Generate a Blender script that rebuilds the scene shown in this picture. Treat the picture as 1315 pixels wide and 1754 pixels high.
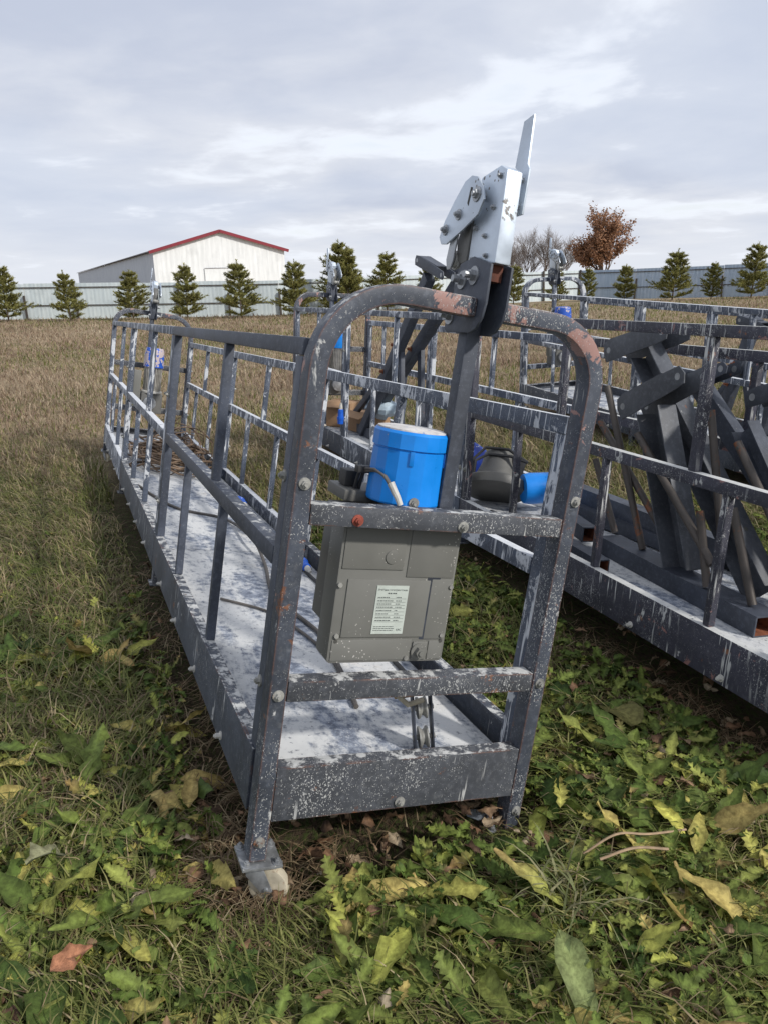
import bpy, bmesh, math, random
import numpy as np
from mathutils import Vector, Matrix, Quaternion
random.seed(7); rng = np.random.default_rng(11)
scene = bpy.context.scene
for o in list(bpy.data.objects): bpy.data.objects.remove(o)
COL = scene.collection
R_ = math.radians

# ---------------------------------------------------------------- camera
cam = bpy.data.cameras.new('camera'); camo = bpy.data.objects.new('camera', cam); COL.objects.link(camo)
cam.sensor_fit = 'VERTICAL'; cam.sensor_height = 36.0; cam.lens = 36.0*1318/1754
cam.clip_start = 0.02; cam.clip_end = 2000
CR = ((0.99966, -0.02618, 0.0), (-0.00765, -0.29227, 0.9563), (-0.02503, -0.95598, -0.29237))   # right, down, forward columns
camo.matrix_world = Matrix(((CR[0][0], -CR[0][1], -CR[0][2], 0), (CR[1][0], -CR[1][1], -CR[1][2], 0), (CR[2][0], -CR[2][1], -CR[2][2], 1.34), (0, 0, 0, 1)))
scene.camera = camo

# ---------------------------------------------------------------- sky, sun, exposure
SUN_EL, SUN_AZ = R_(33), math.atan2(.84, -.54)
SUN = Vector((math.sin(SUN_AZ)*math.cos(SUN_EL), math.cos(SUN_AZ)*math.cos(SUN_EL), math.sin(SUN_EL)))
world = bpy.data.worlds.new('World'); scene.world = world; world.use_nodes = True
sun = bpy.data.lights.new('sun', 'SUN'); sun.energy = 2.8; sun.angle = R_(4.0); sun.color = (1, .965, .91)
suno = bpy.data.objects.new('sun', sun); COL.objects.link(suno)
suno.rotation_euler = (-SUN).to_track_quat('-Z', 'Y').to_euler(); suno.location = SUN*30
scene.view_settings.view_transform = 'Standard'; scene.view_settings.look = 'None'
scene.view_settings.exposure = 0.18; scene.view_settings.gamma = 1.0; scene.view_settings.use_curve_mapping = False
scene.cycles.max_bounces = 6; scene.cycles.diffuse_bounces = 3; scene.cycles.glossy_bounces = 3; scene.cycles.transmission_bounces = 2; scene.cycles.transparent_max_bounces = 4

# ---------------------------------------------------------------- node helpers
class NT:
    def __init__(s, tree): s.t = tree; s.n = tree.nodes; s.l = tree.links
    def node(s, typ, **kw):
        n = s.n.new(typ)
        for k, v in kw.items(): setattr(n, k, v)
        return n
    def put(s, sock, v):
        if isinstance(v, bpy.types.NodeSocket): s.l.new(v, sock)
        elif isinstance(v, (tuple, list)): sock.default_value = tuple(v)+((1,) if len(v) == 3 and len(sock.default_value) == 4 else ())
        else: sock.default_value = v
    def math(s, op, a, b=0.0, clamp=False):
        n = s.node('ShaderNodeMath', operation=op, use_clamp=clamp); s.put(n.inputs[0], a); s.put(n.inputs[1], b); return n.outputs[0]
    def vmath(s, op, a, b=(0, 0, 0)):
        n = s.node('ShaderNodeVectorMath', operation=op); s.put(n.inputs[0], a); s.put(n.inputs[1], b); return n.outputs[0]
    def rng(s, v, lo, hi, a=0.0, b=1.0):
        n = s.node('ShaderNodeMapRange', interpolation_type='SMOOTHSTEP'); s.put(n.inputs['Value'], v)
        for k, x in (('From Min', lo), ('From Max', hi), ('To Min', a), ('To Max', b)): s.put(n.inputs[k], x)
        return n.outputs[0]
    def mix(s, f, a, b, blend='MIX'):
        n = s.node('ShaderNodeMix', data_type='RGBA', blend_type=blend); s.put(n.inputs[0], f); s.put(n.inputs[6], a); s.put(n.inputs[7], b); return n.outputs[2]
    def noise(s, vec, scale, detail=3, rough=.55, dist=0.0):
        n = s.node('ShaderNodeTexNoise'); s.put(n.inputs['Vector'], vec); s.put(n.inputs['Scale'], scale); s.put(n.inputs['Detail'], detail)
        s.put(n.inputs['Roughness'], rough); s.put(n.inputs['Distortion'], dist); return n.outputs['Fac']
    def voro(s, vec, scale, out='Distance', feature='F1'):
        n = s.node('ShaderNodeTexVoronoi', feature=feature); s.put(n.inputs['Vector'], vec); s.put(n.inputs['Scale'], scale); return n.outputs[out]
    def map(s, vec, scale): return s.vmath('MULTIPLY', vec, scale)

def mat(name):
    m = bpy.data.materials.new(name); m.use_nodes = True; nt = NT(m.node_tree)
    b = m.node_tree.nodes['Principled BSDF']
    return m, nt, b
def objvec(nt, rand=True):
    v = nt.node('ShaderNodeTexCoord').outputs['Object']
    if rand:
        r = nt.node('ShaderNodeObjectInfo').outputs['Random']
        c = nt.node('ShaderNodeCombineXYZ'); nt.put(c.inputs[0], nt.math('MULTIPLY', r, 13.0)); nt.put(c.inputs[1], nt.math('MULTIPLY', r, 29.0)); nt.put(c.inputs[2], nt.math('MULTIPLY', r, 7.0))
        v = nt.vmath('ADD', v, c.outputs[0])
    return v
def bump(nt, b, h, strength=.3, dist=.002):
    n = nt.node('ShaderNodeBump'); nt.put(n.inputs['Height'], h); n.inputs['Strength'].default_value = strength; n.inputs['Distance'].default_value = dist
    nt.l.new(n.outputs[0], b.inputs['Normal'])

# ---------------------------------------------------------------- world: broken cloud over a clear sky
def make_world():
    nt = NT(world.node_tree); nt.n.clear()
    out = nt.node('ShaderNodeOutputWorld')
    sky = nt.node('ShaderNodeTexSky', sky_type='NISHITA'); sky.sun_disc = False; sky.sun_elevation = SUN_EL; sky.sun_rotation = SUN_AZ
    sky.air_density = 1.2; sky.dust_density = 1.5
    bg1 = nt.node('ShaderNodeBackground'); nt.l.new(sky.outputs[0], bg1.inputs[0]); bg1.inputs[1].default_value = .12
    d = nt.node('ShaderNodeTexCoord').outputs['Generated']
    sx = nt.node('ShaderNodeSeparateXYZ'); nt.l.new(d, sx.inputs[0])
    z = nt.math('MAXIMUM', sx.outputs[2], 0.0); zz = nt.math('ADD', z, .13)
    c = nt.node('ShaderNodeCombineXYZ'); nt.put(c.inputs[0], nt.math('DIVIDE', sx.outputs[0], zz)); nt.put(c.inputs[1], nt.math('DIVIDE', sx.outputs[1], zz))
    v = nt.vmath('ADD', c.outputs[0], (3.6, 1.9, 0))
    n1 = nt.noise(v, .85, 6, .5, .4); n2 = nt.noise(nt.vmath('ADD', v, (9, 4, 2)), 2.3, 6, .55, .3); n3 = nt.noise(nt.vmath('ADD', v, (1, 7, 5)), .55, 3, .5)
    body = nt.math('ADD', nt.math('MULTIPLY', n1, .66), nt.math('MULTIPLY', n2, .34))
    shade = nt.rng(body, .33, .62)
    ccol = nt.mix(shade, (.50, .545, .66), (.70, .725, .79))
    blue = nt.rng(n3, .36, .60)
    ccol = nt.mix(nt.math('MULTIPLY', blue, .55), ccol, (.56, .62, .745))
    # thin bright parts near the gaps and the pale band over the horizon
    hor = nt.rng(z, .0, .09, 1, 0)
    ccol = nt.mix(nt.math('MULTIPLY', hor, .6), ccol, (.78, .80, .84))
    gap = nt.rng(body, .53, .63)
    bright = nt.mix(gap, ccol, (.82, .86, .94))
    bg2 = nt.node('ShaderNodeBackground'); nt.l.new(bright, bg2.inputs[0]); bg2.inputs[1].default_value = 1.0
    cover = nt.rng(body, .57, .68, .97, .80)
    mx = nt.node('ShaderNodeMixShader'); nt.put(mx.inputs[0], cover); nt.l.new(bg1.outputs[0], mx.inputs[1]); nt.l.new(bg2.outputs[0], mx.inputs[2])
    nt.l.new(mx.outputs[0], out.inputs[0])
make_world()

# ---------------------------------------------------------------- materials
def steel(name, base, speck=.5, drip=.3, top=.5, primer=.2, rust=.2, white=(.62, .62, .60), prim=(.46, .21, .17), rough=.55, edge=0.0, blot=0.0, primz=None):
    m, nt, b = mat(name); v = objvec(nt)
    geo = nt.node('ShaderNodeNewGeometry'); nz = nt.node('ShaderNodeSeparateXYZ'); nt.l.new(geo.outputs['Normal'], nz.inputs[0])
    big = nt.noise(v, 5, 3); fine = nt.noise(v, 60, 4, .65)
    col = nt.mix(nt.rng(big, .3, .7), tuple(c*.72 for c in base), tuple(c*1.3 for c in base))
    col = nt.mix(nt.math('MULTIPLY', nt.rng(fine, .45, .75), .35), col, tuple(min(1, c*2.2+.03) for c in base))
    # rust breaking through, primer showing in chipped patches
    rn = nt.noise(v, 14, 6, .68)
    rm = nt.rng(rn, .74-.24*rust, .80-.24*rust)
    if edge:
        bv = nt.node('ShaderNodeBevel'); bv.samples = 4; bv.inputs['Radius'].default_value = .007
        dp = nt.node('ShaderNodeVectorMath', operation='DOT_PRODUCT'); nt.l.new(bv.outputs[0], dp.inputs[0]); nt.l.new(geo.outputs['Normal'], dp.inputs[1])
        em = nt.math('MULTIPLY', nt.rng(dp.outputs['Value'], .80, .97, 1, 0), nt.rng(nt.noise(v, 9, 5, .65), .62-.25*edge, .70-.25*edge)); rm = nt.math('MAXIMUM', rm, em)
    col = nt.mix(rm, col, nt.mix(fine, (.10, .035, .018), (.30, .12, .05)))
    if primer > 0:
        pn = nt.noise(nt.vmath('ADD', v, (5, 3, 1)), 9.5, 6, .66, .6)
        if primz:
            oz = nt.node('ShaderNodeSeparateXYZ'); nt.l.new(nt.node('ShaderNodeTexCoord').outputs['Object'], oz.inputs[0]); pn = nt.math('ADD', pn, nt.rng(oz.outputs[2], primz[0], primz[1], -.10, .025))
        pm = nt.rng(pn, .74-.24*primer, .765-.24*primer); col = nt.mix(nt.math('MULTIPLY', pm, .9), col, nt.mix(fine, prim, tuple(c*.6+.05 for c in prim)))
    # runs of plaster and paint down the upright faces
    dn = nt.noise(nt.map(v, (70, 70, 5)), 1.0, 3, .6); dmask = nt.noise(v, 4, 2)
    dm = nt.math('MULTIPLY', nt.rng(dn, .70-.18*drip, .74-.18*drip), nt.rng(dmask, .62-.35*drip, .70-.25*drip))
    # spatter
    wn = nt.node('ShaderNodeTexNoise'); nt.put(wn.inputs['Vector'], v); wn.inputs['Scale'].default_value = 130; wn.inputs['Detail'].default_value = 2
    wo = nt.node('ShaderNodeVectorMath', operation='MULTIPLY_ADD'); nt.l.new(wn.outputs['Color'], wo.inputs[0]); wo.inputs[1].default_value = (.014, .014, .022); nt.l.new(v, wo.inputs[2])
    s1 = nt.voro(nt.map(wo.outputs[0], (1, 1, .6)), 75); s2 = nt.voro(nt.map(wo.outputs[0], (1, 1, .5)), 230); sm = nt.noise(v, 4.2, 6, .72)
    t1 = nt.rng(sm, .4, .75, .0, .04+.20*speck); t2 = nt.rng(sm, .28, .72, .04, .10+.32*speck)
    p1 = nt.rng(nt.math('SUBTRACT', t1, s1), 0, .04); p2 = nt.rng(nt.math('SUBTRACT', t2, s2), 0, .05)
    film = nt.math('MULTIPLY', nt.rng(nt.noise(v, 45, 5, .7), .50, .74), .14*speck); sp = nt.math('MAXIMUM', nt.math('MAXIMUM', p1, p2), film)
    # caked plaster on the upward faces
    tn = nt.noise(v, 26, 6, .7); tm = nt.math('MULTIPLY', nt.rng(nz.outputs[2], .55, .85), nt.rng(tn, .70-.42*top, .80-.42*top))
    w = nt.math('MAXIMUM', nt.math('MAXIMUM', dm, nt.math('MULTIPLY', sp, .8 if speck > 0 else 0)), tm)
    if blot:
        bn = nt.noise(nt.map(nt.vmath('ADD', v, (2, 6, 4)), (1, 1, .7)), 11, 6, .68, .4); w = nt.math('MAXIMUM', w, nt.math('MULTIPLY', nt.rng(bn, .66-.16*blot, .70-.16*blot), .92))
    wc = nt.mix(nt.noise(v, 40, 3), tuple(c*.62 for c in white), white)
    col = nt.mix(w, col, wc)
    nt.l.new(col, b.inputs['Base Color'])
    nt.put(b.inputs['Roughness'], nt.mix(w, (rough,)*3, (.85,)*3)); b.inputs['Metallic'].default_value = 0
    bump(nt, b, nt.math('ADD', nt.math('MULTIPLY', w, .7), nt.math('ADD', nt.math('MULTIPLY', fine, .5), nt.math('MULTIPLY', rm, -.4))), .55, .0012)
    return m

def simple(name, col, rough=.5, metal=0, var=.25, scale=30, spots=None, spotcol=(.6, .6, .58), spotamt=.1, bmp=.2, rust=0, coat=0):
    m, nt, b = mat(name); v = objvec(nt)
    n = nt.noise(v, scale, 4, .6); n2 = nt.noise(v, scale*.2, 3)
    f = nt.math('ADD', nt.math('MULTIPLY', n, .5), nt.math('MULTIPLY', n2, .5))
    c = nt.mix(nt.rng(f, .3, .7), tuple(x*(1-var) for x in col), tuple(min(1, x*(1+var)) for x in col))
    if rust:
        rn = nt.noise(v, 11, 6, .7); c = nt.mix(nt.rng(rn, .72-.3*rust, .8-.3*rust), c, nt.mix(n, (.08, .03, .015), (.32, .12, .05)))
    if spots:
        d = nt.voro(v, spots); sm = nt.noise(v, spots*.06, 3); p = nt.rng(nt.math('SUBTRACT', nt.rng(sm, .35, .8, .0, spotamt*3), d), 0, .05)
        sc = nt.noise(nt.vmath('ADD', v, (3, 8, 2)), spots*.09, 5, .65, .5); p = nt.math('MAXIMUM', p, nt.rng(sc, .76-.3*spotamt, .79-.3*spotamt))
        c = nt.mix(p, c, spotcol)
    nt.l.new(c, b.inputs['Base Color']); b.inputs['Metallic'].default_value = metal
    nt.put(b.inputs['Roughness'], nt.rng(n, .2, .8, max(.05, rough-.12), min(1, rough+.12)))
    if coat: b.inputs['Coat Weight'].default_value = coat
    bump(nt, b, n, bmp, .001)
    return m

M = {}
M['frame'] = steel('spattered_frame_steel', (.052, .060, .078), 1.0, .25, .50, .70, .45, prim=(.42, .22, .18), edge=1.0, primz=(.72, 1.05), blot=.10)
M['rung'] = steel('spattered_rung_steel', (.058, .062, .072), 1.0, .35, .52, .25, .42, edge=.6)
M['new'] = steel('repainted_panel_steel', (.052, .061, .083), .30, .12, .42, .0, .18)
M['old'] = steel('limewashed_panel_steel', (.060, .074, .104), .7, .75, .95, .05, .25, white=(.72, .74, .77), blot=.75)
M['toe'] = steel('toe_board_steel', (.050, .058, .076), .6, .45, .55, .10, .40, edge=.4, blot=.2)
M['pur'] = steel('weathered_purple_steel', (.036, .036, .052), .7, .62, .90, .52, .45, prim=(.34, .16, .14), blot=.32)
M['bare'] = steel('dark_plain_steel', (.046, .053, .070), .12, .08, .12, .0, .30)
M['grey'] = steel('grey_column_steel', (.066, .071, .082), .10, .05, .10, .0, .22)
M['pipe'] = simple('rusty_scaffold_pipe', (.085, .072, .062), .55, .3, .3, 25, rust=.55, bmp=.3)
M['rusty'] = simple('rusty_tube_mouth', (.22, .075, .035), .9, 0, .5, 60, bmp=.6)
M['tail'] = simple('dark_rust', (.14, .05, .032), .85, 0, .4, 60, bmp=.4)
M['galv'] = simple('galvanised_steel', (.58, .64, .71), .44, .62, .24, 12, spots=60, spotcol=(.17, .16, .15), spotamt=.19, bmp=.16)
M['galvd'] = simple('dull_galvanised_steel', (.34, .35, .36), .45, .6, .3, 40, spots=90, spotcol=(.6, .58, .54), spotamt=.1, bmp=.25, rust=.2)
M['bolt'] = simple('zinc_bolt', (.33, .325, .30), .55, .35, .35, 60, rust=.45, bmp=.3)
M['boltred'] = simple('red_painted_bolt', (.30, .07, .045), .6, 0, .4, 60, rust=.3, bmp=.3)
M['blue'] = simple('bright_blue_paint', (.006, .22, .70), .36, 0, .14, 14, spots=60, spotcol=(.36, .38, .40), spotamt=.13, bmp=.14)
M['blueworn'] = simple('worn_blue_paint', (.02, .10, .50), .5, 0, .2, 14, spots=40, spotcol=(.50, .42, .42), spotamt=.42, bmp=.2)
M['bluedk'] = simple('dark_blue_paint', (.012, .045, .32), .45, 0, .25, 14, spots=50, spotcol=(.55, .57, .6), spotamt=.30, bmp=.2)
M['lid'] = simple('plastered_lid', (.56, .54, .52), .85, 0, .3, 50, spots=30, spotcol=(.02, .16, .50), spotamt=.12, bmp=.5, rust=.25)
M['greybox'] = simple('olive_grey_casting', (.168, .166, .150), .55, 0, .10, 9, spots=120, spotcol=(.50, .48, .44), spotamt=.12, bmp=.14)
M['greydk'] = simple('dark_grey_casting', (.125, .122, .112), .55, 0, .2, 15, spots=80, spotcol=(.3, .29, .27), spotamt=.08, bmp=.2)
M['alu'] = simple('aluminium_fins', (.52, .50, .46), .45, .5, .25, 30, bmp=.2)
M['black'] = simple('black_rubber', (.025, .025, .026), .6, 0, .3, 40, bmp=.15)
M['cable'] = simple('dirty_grey_cable', (.10, .09, .08), .7, 0, .4, 60, bmp=.2)
M['wire'] = simple('brown_wire', (.17, .115, .075), .6, .2, .4, 50, bmp=.2)
M['white'] = simple('dirty_white_plastic', (.55, .53, .48), .55, 0, .25, 50, rust=.2, bmp=.2)
M['wheel'] = simple('yellowed_nylon_wheel', (.44, .39, .29), .7, 0, .35, 25, rust=.35, bmp=.3)
M['plugblue'] = simple('blue_plastic_plug', (.01, .10, .52), .35, 0, .12, 30, bmp=.05)
M['label'] = simple('printed_label', (.50, .54, .49), .45, 0, .08, 60, spots=120, spotcol=(.7, .7, .66), spotamt=.05, bmp=.05)
M['ink'] = simple('label_ink', (.05, .06, .06), .6, 0, .1, 60)
M['groove'] = simple('painted_groove_shadow', (.07, .068, .06), .8, 0, .2, 60)  # dark colour painted for the shade inside holes and slots
M['wood'] = simple('rough_wood', (.36, .25, .15), .8, 0, .3, 60, bmp=.4)
M['card'] = simple('brown_cardboard', (.33, .20, .11), .85, 0, .18, 20, bmp=.2)
M['bag'] = simple('pale_blue_plastic_bag', (.42, .52, .60), .45, 0, .35, 12, bmp=.3)

def make_deck():
    m, nt, b = mat('limed_deck_plate'); v = objvec(nt)
    v2 = nt.map(v, (1.0, .45, 1))
    a = nt.noise(v2, 5.0, 8, .66, .5); c = nt.noise(nt.vmath('ADD', v, (4, 2, 0)), 34, 5, .7); big = nt.noise(nt.vmath('ADD', v, (1, 9, 0)), 1.6, 3)
    e = nt.noise(nt.map(nt.vmath('ADD', v, (7, 1, 0)), (1, .25, 1)), 16, 6, .7, .3)
    f = nt.math('ADD', nt.math('ADD', nt.math('MULTIPLY', a, .38), nt.math('MULTIPLY', e, .22)), nt.math('ADD', nt.math('MULTIPLY', c, .20), nt.math('MULTIPLY', big, .20)))
    w = nt.rng(f, .445, .525)
    dark = nt.mix(nt.rng(c, .35, .65), (.12, .14, .185), (.33, .365, .43))
    lime = nt.mix(nt.noise(v, 9, 5, .7), (.46, .47, .48), (.72, .715, .69))
    dirt = nt.rng(nt.noise(nt.vmath('ADD', v, (2, 2, 8)), 3, 5, .65), .58, .72)
    lime = nt.mix(nt.math('MULTIPLY', dirt, .45), lime, (.56, .50, .40))
    col = nt.mix(w, dark, lime)
    chips = nt.rng(nt.noise(nt.vmath('ADD', v, (8, 8, 3)), 70, 4, .7), .60, .66); col = nt.mix(nt.math('MULTIPLY', chips, .75), col, (.09, .10, .125))
    sp = nt.rng(nt.noise(nt.vmath('ADD', v, (1, 5, 3)), 110, 3, .7), .62, .68); col = nt.mix(nt.math('MULTIPLY', sp, .7), col, (.70, .69, .67))
    nt.l.new(col, b.inputs['Base Color']); b.inputs['Roughness'].default_value = .75
    bump(nt, b, nt.math('ADD', w, nt.math('MULTIPLY', c, .6)), .5, .0015)
    return m
M['deck'] = make_deck()

def colattr_mat(name, rough=.6, trans=.25, noise=25, spec=.3):
    m, nt, b = mat(name); a = nt.node('ShaderNodeAttribute'); a.attribute_name = 'Col'
    v = nt.node('ShaderNodeTexCoord').outputs['Object']; n = nt.noise(v, noise, 3, .6)
    c = nt.mix(nt.rng(n, .3, .7), nt.mix(1.0, a.outputs['Color'], (.68, .66, .62), 'MULTIPLY'), nt.mix(1.0, a.outputs['Color'], (1.25, 1.25, 1.2), 'MULTIPLY'))
    nt.l.new(c, b.inputs['Base Color']); b.inputs['Roughness'].default_value = rough; b.inputs['Specular IOR Level'].default_value = spec
    if noise > 50: bump(nt, b, nt.noise(v, 90, 3, .6), .45, .006)
    if trans:
        t = nt.node('ShaderNodeBsdfTranslucent'); nt.l.new(c, t.inputs[0]); mx = nt.node('ShaderNodeMixShader'); mx.inputs[0].default_value = trans
        out = m.node_tree.nodes['Material Output']; nt.l.new(b.outputs[0], mx.inputs[1]); nt.l.new(t.outputs[0], mx.inputs[2]); nt.l.new(mx.outputs[0], out.inputs[0])
    return m
M['leaf'] = colattr_mat('weed_leaf', .62, .22, 70, .22)
M['grass'] = colattr_mat('grass_blade', .6, .28, 20, .25)
M['needle'] = colattr_mat('pine_needle', .6, .30, 3, .2)
M['treeleaf'] = colattr_mat('brown_tree_leaf', .7, .2, 2, .2)
M['bark'] = simple('bark', (.13, .095, .07), .9, 0, .3, 12, bmp=.5)
M['barebark'] = simple('bare_twig_bark', (.20, .165, .145), .9, 0, .25, 8, bmp=.2)

# ---------------------------------------------------------------- mesh helpers
class MB:
    def __init__(s): s.v = []; s.f = []; s.m = []
    def add(s, vs, fs, mi=0):
        k = len(s.v); s.v += [tuple(x) for x in vs]; s.f += [tuple(i+k for i in f) for f in fs]; s.m += [mi]*len(fs); return s
    def box(s, a, b, mi=0):
        x0, y0, z0 = a; x1, y1, z1 = b
        return s.add([(x0, y0, z0), (x1, y0, z0), (x1, y1, z0), (x0, y1, z0), (x0, y0, z1), (x1, y0, z1), (x1, y1, z1), (x0, y1, z1)],
                     [(0, 3, 2, 1), (4, 5, 6, 7), (0, 1, 5, 4), (1, 2, 6, 5), (2, 3, 7, 6), (3, 0, 4, 7)], mi)
    def frame(s, p0, p1, up):
        p0 = Vector(p0); p1 = Vector(p1); d = (p1-p0).normalized(); up = Vector(up); x = d.cross(up).normalized(); y = x.cross(d); return p0, p1, d, x, y
    def bar(s, p0, p1, w, h, up=(0, 0, 1), mi=0):
        p0, p1, d, x, y = s.frame(p0, p1, up); c = [(-w/2, -h/2), (w/2, -h/2), (w/2, h/2), (-w/2, h/2)]
        return s.add([p0+x*a+y*b for a, b in c]+[p1+x*a+y*b for a, b in c], [(3, 2, 1, 0), (4, 5, 6, 7), (0, 1, 5, 4), (1, 2, 6, 5), (2, 3, 7, 6), (3, 0, 4, 7)], mi)
    def sqtube(s, p0, p1, w, h, t=.004, up=(0, 0, 1), mi=0, inner=1):
        p0, p1, d, x, y = s.frame(p0, p1, up); o = [(-w/2, -h/2), (w/2, -h/2), (w/2, h/2), (-w/2, h/2)]; i_ = [(a-math.copysign(t, a), b-math.copysign(t, b)) for a, b in o]
        V = [p+x*a+y*b for p in (p0, p1) for ring in (o, i_) for a, b in ring]
        F = []; FI = []
        for k in range(4):
            n = (k+1) % 4
            F.append((k, n, 8+n, 8+k)); FI.append((4+n, 4+k, 12+k, 12+n)); F.append((n, k, 4+k, 4+n)); F.append((8+k, 8+n, 12+n, 12+k))
        k0 = len(s.v); s.add(V, F, mi); s.f += [tuple(q+k0 for q in f) for f in FI]; s.m += [inner]*4
        return s
    def cyl(s, p0, p1, r0, r1=None, n=16, mi=0, cap=True):
        r1 = r0 if r1 is None else r1; d = Vector(p1)-Vector(p0); up = (0, 0, 1) if abs(d.normalized().z) < .9 else (1, 0, 0)
        p0, p1, d, x, y = s.frame(p0, p1, up); A = [2*math.pi*k/n for k in range(n)]
        V = [p0+(x*math.cos(a)+y*math.sin(a))*r0 for a in A]+[p1+(x*math.cos(a)+y*math.sin(a))*r1 for a in A]
        F = [(k, (k+1) % n, n+(k+1) % n, n+k) for k in range(n)]
        if cap: F += [tuple(range(n-1, -1, -1)), tuple(range(n, 2*n))]
        return s.add(V, F, mi)
    def lathe(s, base, axis, prof, n=24, mi=0):
        """prof: list of (height, radius) along axis"""
        base = Vector(base); d = Vector(axis).normalized(); up = (0, 0, 1) if abs(d.z) < .9 else (1, 0, 0); x = d.cross(Vector(up)).normalized(); y = x.cross(d)
        V = []; F = []
        for h, r in prof: V += [base+d*h+(x*math.cos(2*math.pi*k/n)+y*math.sin(2*math.pi*k/n))*r for k in range(n)]
        for j in range(len(prof)-1): F += [(j*n+k, j*n+(k+1) % n, (j+1)*n+(k+1) % n, (j+1)*n+k) for k in range(n)]
        F += [tuple(range(n-1, -1, -1)), tuple(range((len(prof)-1)*n, len(prof)*n))]
        return s.add(V, F, mi)
    def pipe(s, pts, r, n=8, mi=0, taper=None):
        pts = [Vector(p) for p in pts]; V = []; F = []; N = len(pts); prev = None
        for i, p in enumerate(pts):
            d = (pts[min(i+1, N-1)]-pts[max(i-1, 0)]).normalized()
            if prev is None: x = d.cross(Vector((0, 0, 1)) if abs(d.z) < .9 else Vector((1, 0, 0))).normalized()
            else: x = (prev-d*prev.dot(d)).normalized()
            prev = x; y = d.cross(x); rr = r if taper is None else r*(1+(taper-1)*i/(N-1))
            V += [p+(x*math.cos(2*math.pi*k/n)+y*math.sin(2*math.pi*k/n))*rr for k in range(n)]
        for i in range(N-1): F += [(i*n+k, i*n+(k+1) % n, (i+1)*n+(k+1) % n, (i+1)*n+k) for k in range(n)]
        F += [tuple(range(n-1, -1, -1)), tuple(range((N-1)*n, N*n))]
        return s.add(V, F, mi)
    def hollow(s, p0, p1, r, t=.003, n=14, mi=0, inner=1):
        p0, p1, d, x, y = s.frame(p0, p1, (0, 0, 1) if abs((Vector(p1)-Vector(p0)).normalized().z) < .95 else (1, 0, 0)); V = []
        for p, rr in ((p0, r), (p1, r), (p1, r-t), (p1-d*.12, r-t)): V += [p+(x*math.cos(2*math.pi*k/n)+y*math.sin(2*math.pi*k/n))*rr for k in range(n)]
        q = lambda j: [(j*n+k, j*n+(k+1) % n, (j+1)*n+(k+1) % n, (j+1)*n+k) for k in range(n)]
        k0 = len(s.v); s.add(V, q(0)+q(1)+[tuple(range(n-1, -1, -1))], mi)
        F2 = q(2)+[tuple(range(3*n, 4*n))]; s.f += [tuple(a+k0 for a in f) for f in F2]; s.m += [inner]*len(F2); return s
    def prism(s, poly, axis, a, b, mi=0):
        """poly: 2-D outline in the plane across axis ('x': (y,z); 'y': (x,z); 'z': (x,y))"""
        f = {'x': lambda p, t: (t, p[0], p[1]), 'y': lambda p, t: (p[0], t, p[1]), 'z': lambda p, t: (p[0], p[1], t)}[axis]; n = len(poly)
        area = sum(poly[k][0]*poly[(k+1) % n][1]-poly[(k+1) % n][0]*poly[k][1] for k in range(n))
        if (area < 0) != (axis == 'y'): poly = poly[::-1]
        return s.add([f(p, a) for p in poly]+[f(p, b) for p in poly], [tuple(range(n-1, -1, -1)), tuple(range(n, 2*n))]+[(k, (k+1) % n, n+(k+1) % n, n+k) for k in range(n)], mi)
    def hexbolt(s, p, d, r=.011, h=.009, washer=True, mi=0):
        p = Vector(p); d = Vector(d).normalized()
        if washer: s.cyl(p, p+d*.003, r*1.65, n=14, mi=mi); p = p+d*.003
        s.cyl(p, p+d*h, r, n=6, mi=mi); return s.cyl(p+d*h, p+d*(h+.004), r*.55, n=8, mi=mi)
    def build(s, name, mats, parent=None, bevel=0.0, angle=35, link=True, hard=True):
        me = bpy.data.meshes.new(name); me.from_pydata(s.v, [], s.f); me.validate(clean_customdata=False)
        mats = mats if isinstance(mats, (list, tuple)) else [mats]
        for q in mats: me.materials.append(q)
        if len(mats) > 1 and len(me.polygons) == len(s.m): me.polygons.foreach_set('material_index', s.m)
        if bevel > 0:
            bm = bmesh.new(); bm.from_mesh(me); bmesh.ops.recalc_face_normals(bm, faces=bm.faces)
            es = [e for e in bm.edges if len(e.link_faces) == 2 and e.calc_face_angle(0) > R_(40)]
            bmesh.ops.bevel(bm, geom=es, offset=bevel, segments=2, profile=.6, affect='EDGES', clamp_overlap=True); bm.to_mesh(me); bm.free()
        else:
            bm = bmesh.new(); bm.from_mesh(me); bmesh.ops.recalc_face_normals(bm, faces=bm.faces); bm.to_mesh(me); bm.free()
        me.polygons.foreach_set('use_smooth', [True]*len(me.polygons)); me.set_sharp_from_angle(angle=R_(angle)); me.update()
        o = bpy.data.objects.new(name, me)
        if link: COL.objects.link(o)
        if parent is not None: o.parent = parent
        return o

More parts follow.
